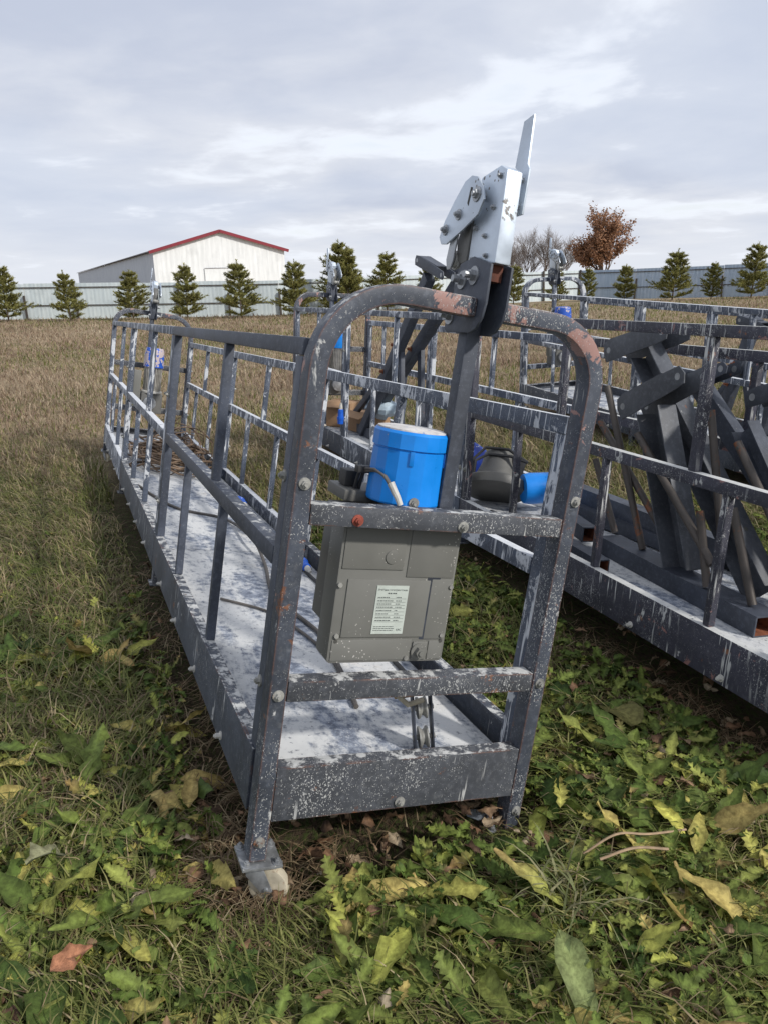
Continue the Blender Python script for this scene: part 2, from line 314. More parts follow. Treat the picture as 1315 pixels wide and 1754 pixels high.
def tag(o, label=None, cat=None, group=None, kind=None):
    if label: o['label'] = label
    if cat: o['category'] = cat
    if group: o['group'] = group
    if kind: o['kind'] = kind
    return o
def empty(name, mw=None):
    o = bpy.data.objects.new(name, None); COL.objects.link(o); o.empty_display_size = .1
    if mw is not None: o.matrix_world = mw
    return o
def copy_tree(o, parent=None):
    c = o.copy(); COL.objects.link(c); c.parent = parent
    for ch in list(o.children): copy_tree(ch, c)
    return c
def fast_mesh(name, V, F, mat_, cols=None, smooth=False):
    """V (n,3) array, F (m,3 or 4) array"""
    me = bpy.data.meshes.new(name); n = len(V); m, k = F.shape
    me.vertices.add(n); me.vertices.foreach_set('co', np.ascontiguousarray(V, dtype=np.float32).ravel())
    me.loops.add(m*k); me.loops.foreach_set('vertex_index', np.ascontiguousarray(F, dtype=np.int32).ravel())
    me.polygons.add(m); me.polygons.foreach_set('loop_start', np.arange(0, m*k, k, dtype=np.int32)); me.polygons.foreach_set('loop_total', np.full(m, k, dtype=np.int32))
    if smooth: me.polygons.foreach_set('use_smooth', np.ones(m, dtype=bool))
    me.update(calc_edges=True)
    if cols is not None:
        a = me.color_attributes.new('Col', 'FLOAT_COLOR', 'POINT'); c4 = np.ones((n, 4), dtype=np.float32); c4[:, :3] = cols; a.data.foreach_set('color', c4.ravel())
    me.materials.append(mat_); o = bpy.data.objects.new(name, me); COL.objects.link(o); return o

# ---------------------------------------------------------------- ground shape
CP = np.array([(-.3, 1.4, 0), (.35, 1.66, -.02), (0, -2, .03), (-4, 0, .03), (5, 0, .02), (-2.5, 6.8, -.175), (-1.86, 7.1, -.215), (-1.2, 4.2, -.075), (-.4, 7.0, -.10), (.6, 4.5, -.03), (1.9, 8.1, -.02),
               (3.2, 5.0, -.06), (3.4, 2.4, -.09), (-3.5, 4, -.03), (-5, 8, -.15), (6, 9, -.02), (-12, 14, -.2), (12, 14, -.05), (0, 20, -.3), (-29, 44.5, -.35), (-19.8, 45, -.47), (-5.6, 45.5, -.62), (4, 50, -.55), (13.8, 55, -.5),
               (17, 53, -.49), (24, 49, -.39), (40, 40, -.3), (-60, 40, -.3), (0, -60, 0), (60, 0, 0), (-60, -20, 0), (-120, 160, -.5), (120, 160, -.3), (0, 220, -.5)], float)
def _tps():
    P = CP[:, :2]; n = len(P); r = np.linalg.norm(P[:, None]-P[None], axis=2); K = np.where(r > 0, r**2*np.log(r+1e-12), 0)
    A = np.zeros((n+3, n+3)); A[:n, :n] = K+np.eye(n)*.3; A[:n, n] = 1; A[:n, n+1:] = P; A[n, :n] = 1; A[n+1:, :n] = P.T
    return np.linalg.solve(A, np.concatenate([CP[:, 2], np.zeros(3)]))
TW = _tps()
def ground(x, y):
    x = np.asarray(x, float); y = np.asarray(y, float); sh = x.shape; x = x.ravel(); y = y.ravel(); out = np.empty(len(x))
    for a in range(0, len(x), 200000):
        xs = x[a:a+200000]; ys = y[a:a+200000]; r2 = (xs[:, None]-CP[None, :, 0])**2+(ys[:, None]-CP[None, :, 1])**2
        out[a:a+200000] = (.5*r2*np.log(r2+1e-12))@TW[:len(CP)]+TW[-3]+TW[-2]*xs+TW[-1]*ys
    out += .012*np.sin(3.1*x+1.7*y)*np.cos(2.3*y-x)*np.exp(-(x*x+y*y)/900.)
    return out.reshape(sh)
def gz(x, y): return float(ground(np.array([x]), np.array([y]))[0])

# ---------------------------------------------------------------- setting: ground
def make_ground():
    m, nt, b = mat('field_soil_and_thatch'); v = nt.node('ShaderNodeTexCoord').outputs['Object']
    s = nt.node('ShaderNodeSeparateXYZ'); nt.l.new(v, s.inputs[0])
    n1 = nt.noise(v, .35, 4, .6); n2 = nt.noise(v, 2.2, 5, .65); n3 = nt.noise(v, 22, 5, .7); n4 = nt.noise(nt.map(v, (1, .5, 1)), 70, 4, .7)
    dry = nt.mix(nt.rng(n2, .3, .7), (.20, .14, .088), (.36, .275, .175)); dry = nt.mix(nt.rng(n3, .35, .7), dry, (.42, .335, .22))
    dry = nt.mix(nt.math('MULTIPLY', nt.rng(n1, .5, .64), .6), dry, (.125, .125, .05))
    soil = nt.mix(nt.rng(n3, .3, .7), (.030, .022, .015), (.095, .068, .045)); soil = nt.mix(nt.rng(n4, .42, .62), soil, (.05, .065, .02))
    far = nt.rng(nt.math('ADD', s.outputs[1], nt.math('MULTIPLY', n2, 2.5)), 5.5, 9.5)
    c = nt.mix(far, soil, dry); c = nt.mix(nt.math('MULTIPLY', nt.rng(n4, .3, .6, 1, 0), .45), c, nt.mix(.5, c, (.03, .022, .014)))
    nt.l.new(c, b.inputs['Base Color']); b.inputs['Roughness'].default_value = .95; b.inputs['Specular IOR Level'].default_value = .1
    bump(nt, b, nt.math('ADD', n3, n4), .8, .02)
    a = np.concatenate([-np.geomspace(900, 6, 26), np.linspace(-5.8, 5.8, 90), np.geomspace(6, 900, 26)]); yy = np.concatenate([-np.geomspace(300, 1, 14), np.linspace(-.8, 9, 80), np.geomspace(9.3, 1400, 46)])
    X, Y = np.meshgrid(a, yy); r = np.hypot(X, Y); Z = ground(np.clip(X, -70, 70), np.clip(Y, -60, 150)); Z = np.where(r > 60, Z*np.clip((220-r)/160, 0, 1)-.4*np.clip((r-60)/160, 0, 1), Z)
    V = np.stack([X.ravel(), Y.ravel(), Z.ravel()], 1); nx = len(a); I = np.arange(len(V)).reshape(X.shape)
    F = np.stack([I[:-1, :-1].ravel(), I[:-1, 1:].ravel(), I[1:, 1:].ravel(), I[1:, :-1].ravel()], 1)
    o = fast_mesh('ground', V, F, m, smooth=True); o['kind'] = 'structure'; return o
make_ground()

# ---------------------------------------------------------------- the suspended platforms
W_, L_ = .70, 5.86
def pm(rot, t): return Matrix([list(rot[i])+[t[i]] for i in range(3)]+[[0, 0, 0, 1]])
PM = [pm([[0.91183, -0.37533, 0.16641], [0.36235, 0.92626, 0.10367], [-0.19305, -0.03423, 0.98059]], [-0.3013, 1.4043, 0.2066]),
      pm([[0.93467, -0.34932, 0.06612], [0.3473, 0.93689, 0.04032], [-0.07603, -0.01473, 0.997]], [1.2406, 1.3941, 0.1541]),
      pm([[0.95656, -0.29148, -0.00644], [0.29125, 0.95633, -0.02474], [0.01337, 0.02179, 0.99967]], [3.1271, 2.3308, -0.0119])]
TURN = Matrix.Translation((W_, L_, 0)) @ Matrix.Rotation(math.pi, 4, 'Z')

def arch_path():
    P = [(.02, -.095), (.02, .4), (.02, .98)]; c = (.19, .986); r = .17
    P += [(c[0]-r*math.cos(a), c[1]+r*math.sin(a)) for a in np.linspace(0, math.pi/2, 12)]
    P += [(.35, 1.156)]
    c = (W_-.155, 1.021); r = .135
    P += [(c[0]+r*math.sin(a), c[1]+r*math.cos(a)) for a in np.linspace(0, math.pi/2, 12)]
    P += [(W_-.02, .4), (W_-.02, -.095)]
    return P
def sweep_rect(mb, path, w, y0, y1):
    n = len(path); V = []; F = []
    for i, p in enumerate(path):
        a = Vector(path[max(i-1, 0)]); b = Vector(path[min(i+1, n-1)]); d = (b-a).normalized(); q = Vector((-d.y, d.x)); pv = Vector(p)
        o_, i_ = pv+q*w/2, pv-q*w/2
        V += [(o_.x, y0, o_.y), (i_.x, y0, i_.y), (i_.x, y1, i_.y), (o_.x, y1, o_.y)]
    for i in range(n-1):
        for k in range(4): F.append((i*4+k, i*4+(k+1) % 4, (i+1)*4+(k+1) % 4, (i+1)*4+k))
    F += [(3, 2, 1, 0), tuple((n-1)*4+k for k in range(4))]
    mb.add(V, F)

def end_frame(root, T, mats, detail=True):
    """one arched end: frame > rungs, bolts; mast and mast bracket"""
    ap = arch_path(); k = [p[0] for p in ap].index(.35)
    mb = MB(); sweep_rect(mb, ap[:k]+[(.3425, 1.156)], .04, 0, .055); fr = mb.build('end_frame', mats['frame'], root, bevel=.007); fr.matrix_local = T
    mb = MB(); sweep_rect(mb, [(.3985, 1.156)]+ap[k+1:], .04, 0, .055); mb.build('arch_half', mats['frame'], fr, bevel=.007)
    for z0, z1, y0 in ((.674, .719, .002), (.284, .331, .002)):
        MB().box((.0405, y0, z0), (W_-.0405, y0+.045, z1)).build('rung', mats['rung'], fr, bevel=.004)
    mb = MB().box((.0405, .003, 0), (W_-.0405, .009, .128)); mb.box((.0405, .009, .120), (W_-.0405, .045, .1275)); mb.box((.0405, .0095, .0), (W_-.0405, .045, .006))
    mb.build('toe_board', mats['toe'], fr, bevel=.0015)
    for x, z, red in ((.02, .76, 0), (.145, .69, 1), (.396, .688, 0), (.682, .763, 0), (.02, .302, 0), (.68, .306, 0), (.018, -.045, 0), (.682, -.042, 0), (.348, .018, 0)):
        y = .002 if .1 < x < .6 else 0.0
        b = MB().hexbolt((x, y, z), (0, -1, 0), .0078, .007).build('bolt', M['boltred'] if red else M['bolt'], fr)
    ms = MB().box((.360, .0585, .40), (.394, .098, 1.25)).build('hoist_mast', mats['mast'], root, bevel=.004); ms.matrix_local = T
    prof = [(-.028, 1.243), (-.030, 1.165), (-.022, 1.135), (-.003, 1.113), (.022, 1.104), (.128, 1.104), (.136, 1.112), (.138, 1.155), (.118, 1.178), (.122, 1.215), (.105, 1.250), (.05, 1.262)]
    mb = MB().prism(prof, 'x', .343, .349); mb.prism(prof, 'x', .392, .398); mb.box((.3495, .1015, 1.11), (.3915, .107, 1.24))
    br = mb.build('mast_bracket', M['bare'], root, bevel=.0015); br.matrix_local = T
    for y, z in ((.035, 1.222), (.085, 1.215), (.118, 1.14)):
        MB().cyl((.343, y, z), (.318, y, z), .0075, n=10).hexbolt((.343, y, z), (-1, 0, 0), .012, .010).build('bolt', M['galvd'], br)
        MB().hexbolt((.398, y, z), (1, 0, 0), .012, .010).build('bolt', M['galvd'], br)
    return fr

def caster(root, x, y, z, fold=0.0, yaw=0.0, name='caster'):
    mb = MB().box((-.052, -.05, -.012), (.052, .05, -.004))
    for sx in (-1, 1):
        for sy in (-1, 1): mb.hexbolt((sx*.04, sy*.038, -.004), (0, 0, 1), .008, .009)
    o = mb.build(name, M['galvd'], root, bevel=.0012); o.location = (x, y, z); o.scale = (.88, .88, .88)
    fk = MB().cyl((0, 0, -.026), (0, 0, -.012), .034, n=18)
    for s in (-1, 1): fk.prism([(-.026, -.026), (.024, -.026), (.052, -.078), (.046, -.092), (.024, -.090), (-.020, -.052)], 'x', s*.024-.0015, s*.024+.0015)
    fk.cyl((-.03, .036, -.078), (.03, .036, -.078), .006, n=8)
    f = fk.build('fork', M['galv'] if fold else M['galvd'], o, bevel=.0008); f.rotation_euler = (0, fold, yaw)
    w = MB().lathe((-.017, .036, -.078), (1, 0, 0), [(0, .038), (.003, .050), (.010, .053), (.024, .053), (.031, .050), (.034, .038)], 22).build('wheel', M['wheel'], o); w.rotation_euler = (0, fold, yaw)
    return o

def side_panel(root, x0, y0, y1, zt, ztb, zm, zmb, mats, lows, ups, out, thick=.036):
    """one bay of railing: top rail and end posts, mid rail, balusters, toe board"""
    x1 = x0+thick
    mb = MB().box((x0, y0, ztb), (x1, y1, zt)); q = .0335
    mb.box((x0+.002, y0+.0005, .003), (x1-.002, y0+q+.012, ztb-.0005)); mb.box((x0+.002, y1-q-.012, .003), (x1-.002, y1-.0005, ztb-.0005))
    pn = mb.build('side_panel', mats['rail'], root, bevel=.004)
    MB().box((x0+.001, y0+q+.0125, zmb), (x1-.001, y1-q-.0125, zm)).build('mid_rail', mats['rail'], pn, bevel=.004)
    mb = MB(); tx = x0-.004 if out < 0 else x1-.002
    mb.box((tx, y0+.002, 0), (tx+.006, y1-.002, .148)); i0, i1 = (tx+.0062, tx+.034) if out < 0 else (tx-.028, tx-.0002)
    mb.box((i0, y0+q+.013, .141), (i1, y1-q-.013, .1475)); mb.box((i0, y0+q+.013, .0), (i1, y1-q-.013, .006))
    mb.build('toe_board', mats['toe'], pn, bevel=.0015)
    for y in lows: MB().box((x0+.005, y0+y-.013, .148), (x1-.005, y0+y+.013, zmb)).build('baluster', mats['bal'], pn, bevel=.003)
    for y in ups: MB().box((x0+.005, y0+y-.016, zm), (x1-.005, y0+y+.016, ztb)).build('baluster', mats['bal'], pn, bevel=.003)
    for yy in (y0+.025, y1-.025):
        for z in (.30, .76 if zt > 1 else .70): MB().hexbolt((x0+.002 if out < 0 else x1-.002, yy, z), (out, 0, 0), .008, .007).build('bolt', M['bolt'], pn)
    return pn

def platform(k, label, pal, casters):
    root = empty('suspended_platform', PM[k]); tag(root, label, 'platform', 'suspended work platforms')
    fm = dict(frame=pal['frame'], rung=pal['rung'], toe=pal['toe'], mast=pal['mast'])
    ys = pal.get('ys', [.058, 1.945, 3.915, L_-.058])
    end_frame(root, Matrix.Translation((0, ys[0]-.058, 0)), fm); end_frame(root, TURN, fm)
    for i in range(3):
        a, b = ys[i]+(.002 if i else 0), ys[i+1]-.002
        lm = dict(rail=pal['left'][i], toe=pal['toeL'][i], bal=pal['left'][i]); rm = dict(rail=pal['right'][i], toe=pal['toeR'][i], bal=pal['right'][i])
        side_panel(root, 0.0, a, b, 1.045, 1.009, .602, .560, lm, *(pal['bals'][i] if 'bals' in pal else ((.65, 1.30), (.80,))), -1)
        side_panel(root, W_-.036, a, b, .955, .912, .598, .553, rm, [q for q in (.66, 1.36) if q < b-a-.1], [q for q in (1.0,) if q < b-a-.1], 1)
        MB().box((.034, a+.002, .072), (W_-.036, b-.002, .080)).build('deck_plate', M['deck'], root, bevel=.001)
        for j in range(4):
            yb = a+.3+j*.42
            MB().hexbolt((-.004, yb, .022), (-1, 0, 0), .007, .012).build('bolt', M['white'], root)
        if i:
            for x in (.002, W_-.036):
                MB().box((x, a-.03, -.075), (x+.034, a+.02, -.0005)).box((x-.012, a-.045, -.083), (x+.046, a+.035, -.0755)).build('foot_bracket', pal['toe'], root, bevel=.002)
    for (x, y, fold, yaw) in casters: caster(root, x, y, -.096, fold, yaw)
    return root

P1 = platform(0, 'nearest platform, spattered grey arched frame with olive box and blue motor cap in front', dict(frame=M['frame'], rung=M['rung'], toe=M['rung'], mast=M['bare'],
     left=[M['new'], M['old'], M['old']], right=[M['old']]*3, toeL=[M['toe'], M['toe'], M['old']], toeR=[M['toe'], M['old'], M['old']]),
     [(.03, .03, 0, R_(240)), (W_-.035, .045, R_(68), R_(-20)), (.03, L_-.03, 0, R_(200)), (W_-.03, L_-.03, R_(70), 0)])
P2 = platform(1, 'middle platform loaded with dark steel columns, its purplish rails cut by the right edge', dict(frame=M['frame'], rung=M['rung'], toe=M['toe'], mast=M['old'],
     left=[M['pur'], M['old'], M['old']], right=[M['pur'], M['old'], M['old']], toeL=[M['pur'], M['old'], M['toe']], toeR=[M['toe'], M['old'], M['old']],
     ys=[.40, 2.48, 4.42, L_-.058], bals=[((.40, .98, 1.60), (.55, 1.3)), ((.62, 1.35), (1.0,)), ((.5, .95), (.7,))]),
     [(.03, .37, 0, .4), (W_-.03, .37, 0, 1.0), (.03, L_-.03, 0, 2.0), (W_-.03, L_-.03, 0, 3.0)])
P3 = platform(2, 'farthest platform on the right, white-streaked rails behind the column-laden one', dict(frame=M['old'], rung=M['old'], toe=M['toe'], mast=M['old'],
     left=[M['old']]*3, right=[M['old']]*3, toeL=[M['toe']]*3, toeR=[M['toe']]*3), [(.03, L_-.03, 0, 1.0), (W_-.03, L_-.03, 0, 2.6)])

# ---------------------------------------------------------------- safety locks on the masts
def safety_lock(mw, label, small=False):
    root = empty('safety_lock', mw); tag(root, label, 'safety lock', 'rope safety locks on the masts')
    body = [(.085, 1.428), (.012, 1.440), (-.016, 1.428), (-.026, 1.246), (.092, 1.246), (.094, 1.345), (.102, 1.40)]
    MB().prism(body, 'x', .352, .389).build('lock_body', M['galv'], root, bevel=.0035)
    MB().box((.354, -.004, 1.212), (.387, .05, 1.25)).build('lock_tail', M['tail'], root, bevel=.002)
    for y, z in ((.004, 1.418), (.012, 1.358), (.072, 1.322), (.030, 1.303), (.012, 1.262), (.070, 1.258), (.075, 1.40)): MB().hexbolt((.352, y, z), (-1, 0, 0), .0058, .005, washer=False).build('bolt', M['galvd'], root)
    for y, z in ((.004, 1.418), (.012, 1.358), (.012, 1.262)): MB().hexbolt((.389, y, z), (1, 0, 0), .0065, .006, washer=False).build('bolt', M['galvd'], root)
    lev = [(.092, 1.428), (.066, 1.422), (.038, 1.400), (.024, 1.372), (.040, 1.344), (.100, 1.318), (.168, 1.294), (.194, 1.296), (.208, 1.312), (.192, 1.346), (.156, 1.386), (.120, 1.420)]
    for x in (.331, .398):
        lv = MB().prism(lev, 'x', x, x+.005).build('lever_plate', M['galv'], root, bevel=.0015)
        for y, z in ((.055, 1.385), (.125, 1.352), (.178, 1.325)): MB().hexbolt((x, y, z), (-1, 0, 0) if x < .35 else (1, 0, 0), .0072 if y > .1 else .0095, .006).build('bolt', M['galvd'], lv)
        MB().prism([(.080, 1.402), (.088, 1.404), (.094, 1.372), (.088, 1.366)], 'x', x-.0007, x+.0057).build('slot', M['groove'], lv)
    MB().cyl((.336, .060, 1.385), (.398, .060, 1.385), .009, n=10).build('pivot', M['galvd'], root)
    MB().cyl((.345, .152, 1.262), (.388, .152, 1.262), .016, n=18).cyl((.352, .152, 1.262), (.356, .152, 1.262), .021, n=18).cyl((.377, .152, 1.262), (.381, .152, 1.262), .021, n=18).build('roller', M['bolt'], root)
    for x in (.338, .391): MB().prism([(.128, 1.345), (.158, 1.330), (.170, 1.262), (.160, 1.240), (.144, 1.240), (.136, 1.262)], 'x', x, x+.004).build('roller_arm', M['galvd'], root, bevel=.001)
    MB().prism([(.1025, 1.375), (.132, 1.352), (.150, 1.300), (.140, 1.262), (.118, 1.252), (.0945, 1.256), (.0945, 1.34)], 'x', .349, .386).build('cam_block', M['greydk'], root, bevel=.002)
    bar = [(-.012, 1.352), (.026, 1.350), (.030, 1.440), (.046, 1.452), (.040, 1.541), (.004, 1.548), (-.002, 1.452), (-.012, 1.440)]
    MB().prism(bar, 'x', .4040, .4085).build('rope_guide_bar', M['galv'], root, bevel=.0008)
    for z in (1.42, 1.37): MB().cyl((.389, .005, z), (.404, .005, z), .006, n=8).build('spacer', M['galvd'], root)
    return root
safety_lock(PM[0], 'large shiny safety lock with upright bar at the top of the nearest arch')
safety_lock(PM[0] @ TURN, 'small silvery lock on the far arch in front of the white hangar')
safety_lock(PM[1] @ TURN, 'small silvery lock beside a pine, on the arch behind the nearest one')
safety_lock(PM[2] @ TURN, 'small silvery lock rising before the bare bushes on the right')

# ---------------------------------------------------------------- hoists
def text_mesh(txt, size):
    c = bpy.data.curves.new('t', 'FONT'); c.body = txt; c.size = size; c.align_x = 'CENTER'; c.align_y = 'CENTER'; o = bpy.data.objects.new('t', c); COL.objects.link(o)
    bpy.context.view_layer.update(); me = bpy.data.meshes.new_from_object(o.evaluated_get(bpy.context.evaluated_depsgraph_get())); bpy.data.objects.remove(o); return me
def big_hoist():
    root = empty('electric_hoist', PM[0]); tag(root, 'electric hoist with olive grey box, printed label and bright blue cap on the nearest frame', 'hoist', 'electric hoists on the platforms')
    # olive housing behind the middle rung
    F0, F1 = .060, .140
    poly = [(.140, .70), (.140, .352), (.147, .345), (.424, .345), (.431, .352), (.431, .70)]
    hs = MB().prism(poly, 'y', F0, F1).build('housing', M['greybox'], root, bevel=.005)
    MB().prism([(.15, .69), (.145, .42), (.19, .375), (.40, .375), (.42, .42), (.42, .69)], 'y', F1+.0005, .215).build('gearbox', M['greydk'], root, bevel=.006)
    def pad(x0, z0, x1, z1, t=.003): return MB().box((x0, F0-t, z0), (x1, F0+.004, z1)).build('cover_pad', M['greybox'], hs, bevel=.0018)
    pad(.147, .568, .294, .662); pad(.304, .552, .424, .662, .0025)
    pad(.165, .408, .368, .545, .0035); pad(.372, .402, .424, .548, .0022); pad(.147, .352, .343, .402, .0025); pad(.347, .352, .384, .396, .004); pad(.388, .352, .424, .398, .0025)
    MB().hexbolt((.364, F0-.004, .373), (0, -1, 0), .0125, .012).build('plug_bolt', M['greybox'], hs)
    for x, z in ((.1475, .531), (.155, .412), (.418, .412), (.334, .3565), (.423, .531)): MB().cyl((x, F0-.001, z), (x, F0-.006, z), .0055, n=12).build('screw', M['bolt'], hs)
    for x, z in ((.155, .399), (.418, .397)): MB().cyl((x, F0-.001, z), (x, F0-.0032, z), .0045, n=12).build('screw_hole', M['groove'], hs)
    MB().cyl((.262, F0-.003, .598), (.262, F0-.0055, .598), .016, n=20).build('boss', M['greybox'], hs, bevel=.001)
    MB().box((.236, F0-.0051, .417), (.314, F0-.0036, .532)).build('label_plate', M['label'], hs)
    tm = text_mesh('Лебёдка электрическая', .0062); tm.materials.clear(); tm.materials.append(M['ink'])
    def place(me, x, z, name='print'):
        o = bpy.data.objects.new(name, me); COL.objects.link(o); o.parent = hs; o.matrix_local = Matrix.Translation((x, F0-.0056, z)) @ Matrix.Rotation(math.pi/2, 4, 'X'); return o
    place(tm, .275, .522, 'heading_print')
    t3 = text_mesh('EAC', .0068); t3.materials.clear(); t3.materials.append(M['ink']); place(t3, .303, .427, 'mark_print')
    ln = MB(); rr = random.Random(4); y0 = F0-.0056
    for j, z in enumerate((.505, .497, .4895, .482, .474, .466, .458, .450)):
        ln.box((.240, y0, z-.004), (.310, y0+.0003, z-.0036)); x = .241
        while x < .268+rr.random()*.006: w = .002+rr.random()*.005; ln.box((x, y0, z-.0014), (x+w, y0+.0003, z+.0002)); x += w+.0012
        x = .286
        while x < .292+rr.random()*.010: w = .0015+rr.random()*.003; ln.box((x, y0, z-.0014), (x+w, y0+.0003, z+.0002)); x += w+.0012
    for x in (.264, .2695, .276, .281): ln.box((x, y0, .5128), (x+.0038, y0+.0003, .5152))
    for z in (.434, .4295, .425):
        x = .240
        while x < .288: w = .002+rr.random()*.006; ln.box((x, y0, z), (x+w, y0+.0003, z+.0012)); x += w+.0012
    ln.build('fine_print', M['ink'], hs)
    # motor cap
    cx, cy = .299, .128; R0 = .085
    sq = lambda r, z, k=0: None
    cp = MB().lathe((cx, cy, .715), (0, 0, 1), [(0, .0845), (.004, .0865), (.120, .0835), (.1215, .082), (.124, .082), (.1255, .087), (.158, .0862), (.164, .0815)], 18)
    cap = cp.build('motor_cap', M['blue'], root, angle=18)
    MB().lathe((cx, cy, .8792), (0, 0, 1), [(0, .0800), (.003, .0795), (.0055, .066), (.007, .02)], 20).build('cap_top', M['lid'], cap)
    for a in (250, 318): 
        q = R_(a); d = Vector((math.cos(q), math.sin(q), 0)); p = Vector((cx, cy, 0))+d*.0845; s = Vector((-d.y, d.x, 0))
        MB().bar(p+Vector((0, 0, .838)), p+Vector((0, 0, .806)), .010, .005, up=d).build('cap_clip', M['blue'], cap, bevel=.001)
    q = R_(262); MB().hexbolt((cx+.086*math.cos(q), cy+.086*math.sin(q), .727), (math.cos(q), math.sin(q), 0), .007, .005).build('bolt', M['bolt'], cap)
    # flange and terminal box left of the cap, lead with white sleeve
    MB().box((.165, .15, .70), (.30, .27, .727)).build('flange', M['greydk'], root, bevel=.005)
    MB().box((.178, .19, .728), (.212, .235, .765)).build('terminal_box', M['black'], root, bevel=.003)
    MB().box((.188, .145, .768), (.226, .17, .784)).build('connector', M['black'], root, bevel=.003)
    for dx in (0, .01):
        MB().pipe([(.200+dx, .16, .78), (.196+dx, .165, .75), (.197+dx, .175, .727)], .0045).build('lead', M['black'], root)
        MB().pipe([(.205, .148, .779-dx*.6), (.208+dx*.3, .10, .786-dx*.3), (.218+dx*.4, .066, .778), (.230+dx*.3, .048, .758)], .0032).build('lead', M['cable'], root)
    MB().pipe([(.229, .050, .766), (.236, .040, .750), (.243, .035, .738), (.250, .031, .7225)], .0085, 10, taper=.75).build('lead_sleeve', M['white'], root)
    return root
big_hoist()
def rope_guide():
    root = empty('rope_guide', PM[0] @ Matrix.Translation((.455, .11, .075)) @ Matrix.Rotation(R_(-14), 4, 'Z') @ Matrix.Rotation(R_(-12), 4, 'Y')); tag(root, 'rope pulley block with two grooved wheels standing on the deck behind the front toe board', 'pulley')
    for x in (-.024, .021): MB().box((x, -.020, .0), (x+.004, .020, .165)).build('cheek_plate', M['bare'], root, bevel=.001)
    for z in (.045, .125): MB().lathe((-.012, 0, z), (1, 0, 0), [(0, .027), (.004, .027), (.010, .019), (.014, .019), (.020, .027), (.024, .027)], 20).cyl((-.027, 0, z), (.030, 0, z), .007, n=8).build('sheave', M['bolt'], root)
    MB().pipe([(.0, -.02, .155), (-.04, -.045, .16), (-.065, -.035, .185), (-.06, .0, .21)], .007).build('rope', M['wheel'], root)
    MB().box((-.07, -.03, .17), (-.02, .03, .215)).build('clamp_block', M['wood'], root, bevel=.003)
rope_guide()
def far_hoist(mw, label, capm, z0=.70, flare=1.0, body=M['alu']):
    root = empty('electric_hoist', mw); tag(root, label, 'hoist', 'electric hoists on the platforms')
    cx, cy = .345, .20
    MB().lathe((cx, cy, z0), (0, 0, 1), [(0, .086*flare), (.10, .084), (.15, .078), (.165, .070)], 20).build('motor_cap', capm, root)
    fn = MB().cyl((cx, cy, z0-.205), (cx, cy, z0), .062, n=20)
    for k in range(28):
        a = 2*math.pi*k/28; d = Vector((math.cos(a), math.sin(a), 0)); p = Vector((cx, cy, 0))+d*.068; fn.bar(p+Vector((0, 0, z0-.20)), p+Vector((0, 0, z0-.005)), .0035, .016, up=d)
    fn.build('finned_motor', body, root)
    MB().lathe((cx, cy, z0-.225), (0, 0, 1), [(0, .088), (.014, .090), (.0195, .086)], 20).build('flange', M['white'], root)
    MB().box((cx-.09, cy-.13, z0-.40), (cx+.09, cy+.06, z0-.226)).build('gearbox', M['greydk'], root, bevel=.01)
    MB().cyl((cx+.02, cy+.061, z0-.31), (cx+.02, cy+.10, z0-.31), .055, n=18).build('gear_cover', M['galvd'], root, bevel=.003)
    MB().box((cx+.10, cy-.02, z0-.30), (cx+.16, cy+.05, z0-.04)).build('control_box', M['greybox'], root, bevel=.004)
    return root
far_hoist(PM[0] @ TURN, 'worn blue and pink hoist cap over silver fins at the nearest deck far end', M['blueworn'])
far_hoist(PM[1] @ TURN, 'hoist with clean blue cap on silver fins seen through the nearest arch', M['blue'], .715, .95)
far_hoist(PM[2] @ TURN, 'hoist with blue and white cap on the farthest platform', M['blueworn'], .73)

# hoist lying on the middle platform
def lying_hoist():
    root = empty('electric_hoist', PM[1]); tag(root, 'hoist lying on its side on the middle platform, grey cone between blue drums', 'hoist', 'electric hoists on the platforms')
    ax = Vector((-.30, -.42, -.78)).normalized()
    c = Vector((.23, 2.54, .20))
    MB().lathe(c, -ax, [(-.05, .168), (-.005, .170), (0, .164), (.01, .118), (.10, .086), (.16, .078), (.175, .06)], 24).build('gear_cone', M['greydk'], root, bevel=.003)
    q = c-ax*.09+Vector((.07, -.075, .01)); MB().bar(q+Vector((-.012, 0, -.045)), q+Vector((.022, .01, .05)), .065, .05, up=(.4, -.9, 0)).build('terminal_box', M['black'], root, bevel=.008)
    b0 = Vector((.31, 2.40, .20)); MB().lathe(b0, (.80, -.20, .05), [(0, .074), (.03, .080), (.15, .078), (.18, .068), (.19, .03)], 18).build('motor_cap', M['blue'], root)
    b1 = Vector((.40, 2.98, .19)); MB().lathe(b1, (-.5, .45, .35), [(0, .085), (.10, .092), (.20, .090), (.235, .07)], 18).build('brake_drum', M['bluedk'], root)
    for s in (0, .03):
        MB().pipe([(.10, 2.58-s, .22), (.12, 2.60-s, .32), (.19, 2.60-s, .38-s), (.28, 2.52-s, .38-s), (.335, 2.42, .33)], .008).build('lead', M['black'], root)
    MB().pipe([(.02, 2.42, .085), (.08, 2.30, .12), (.16, 2.24, .10), (.3, 2.2, .088)], .008).build('lead', M['black'], root)
    return root
lying_hoist()

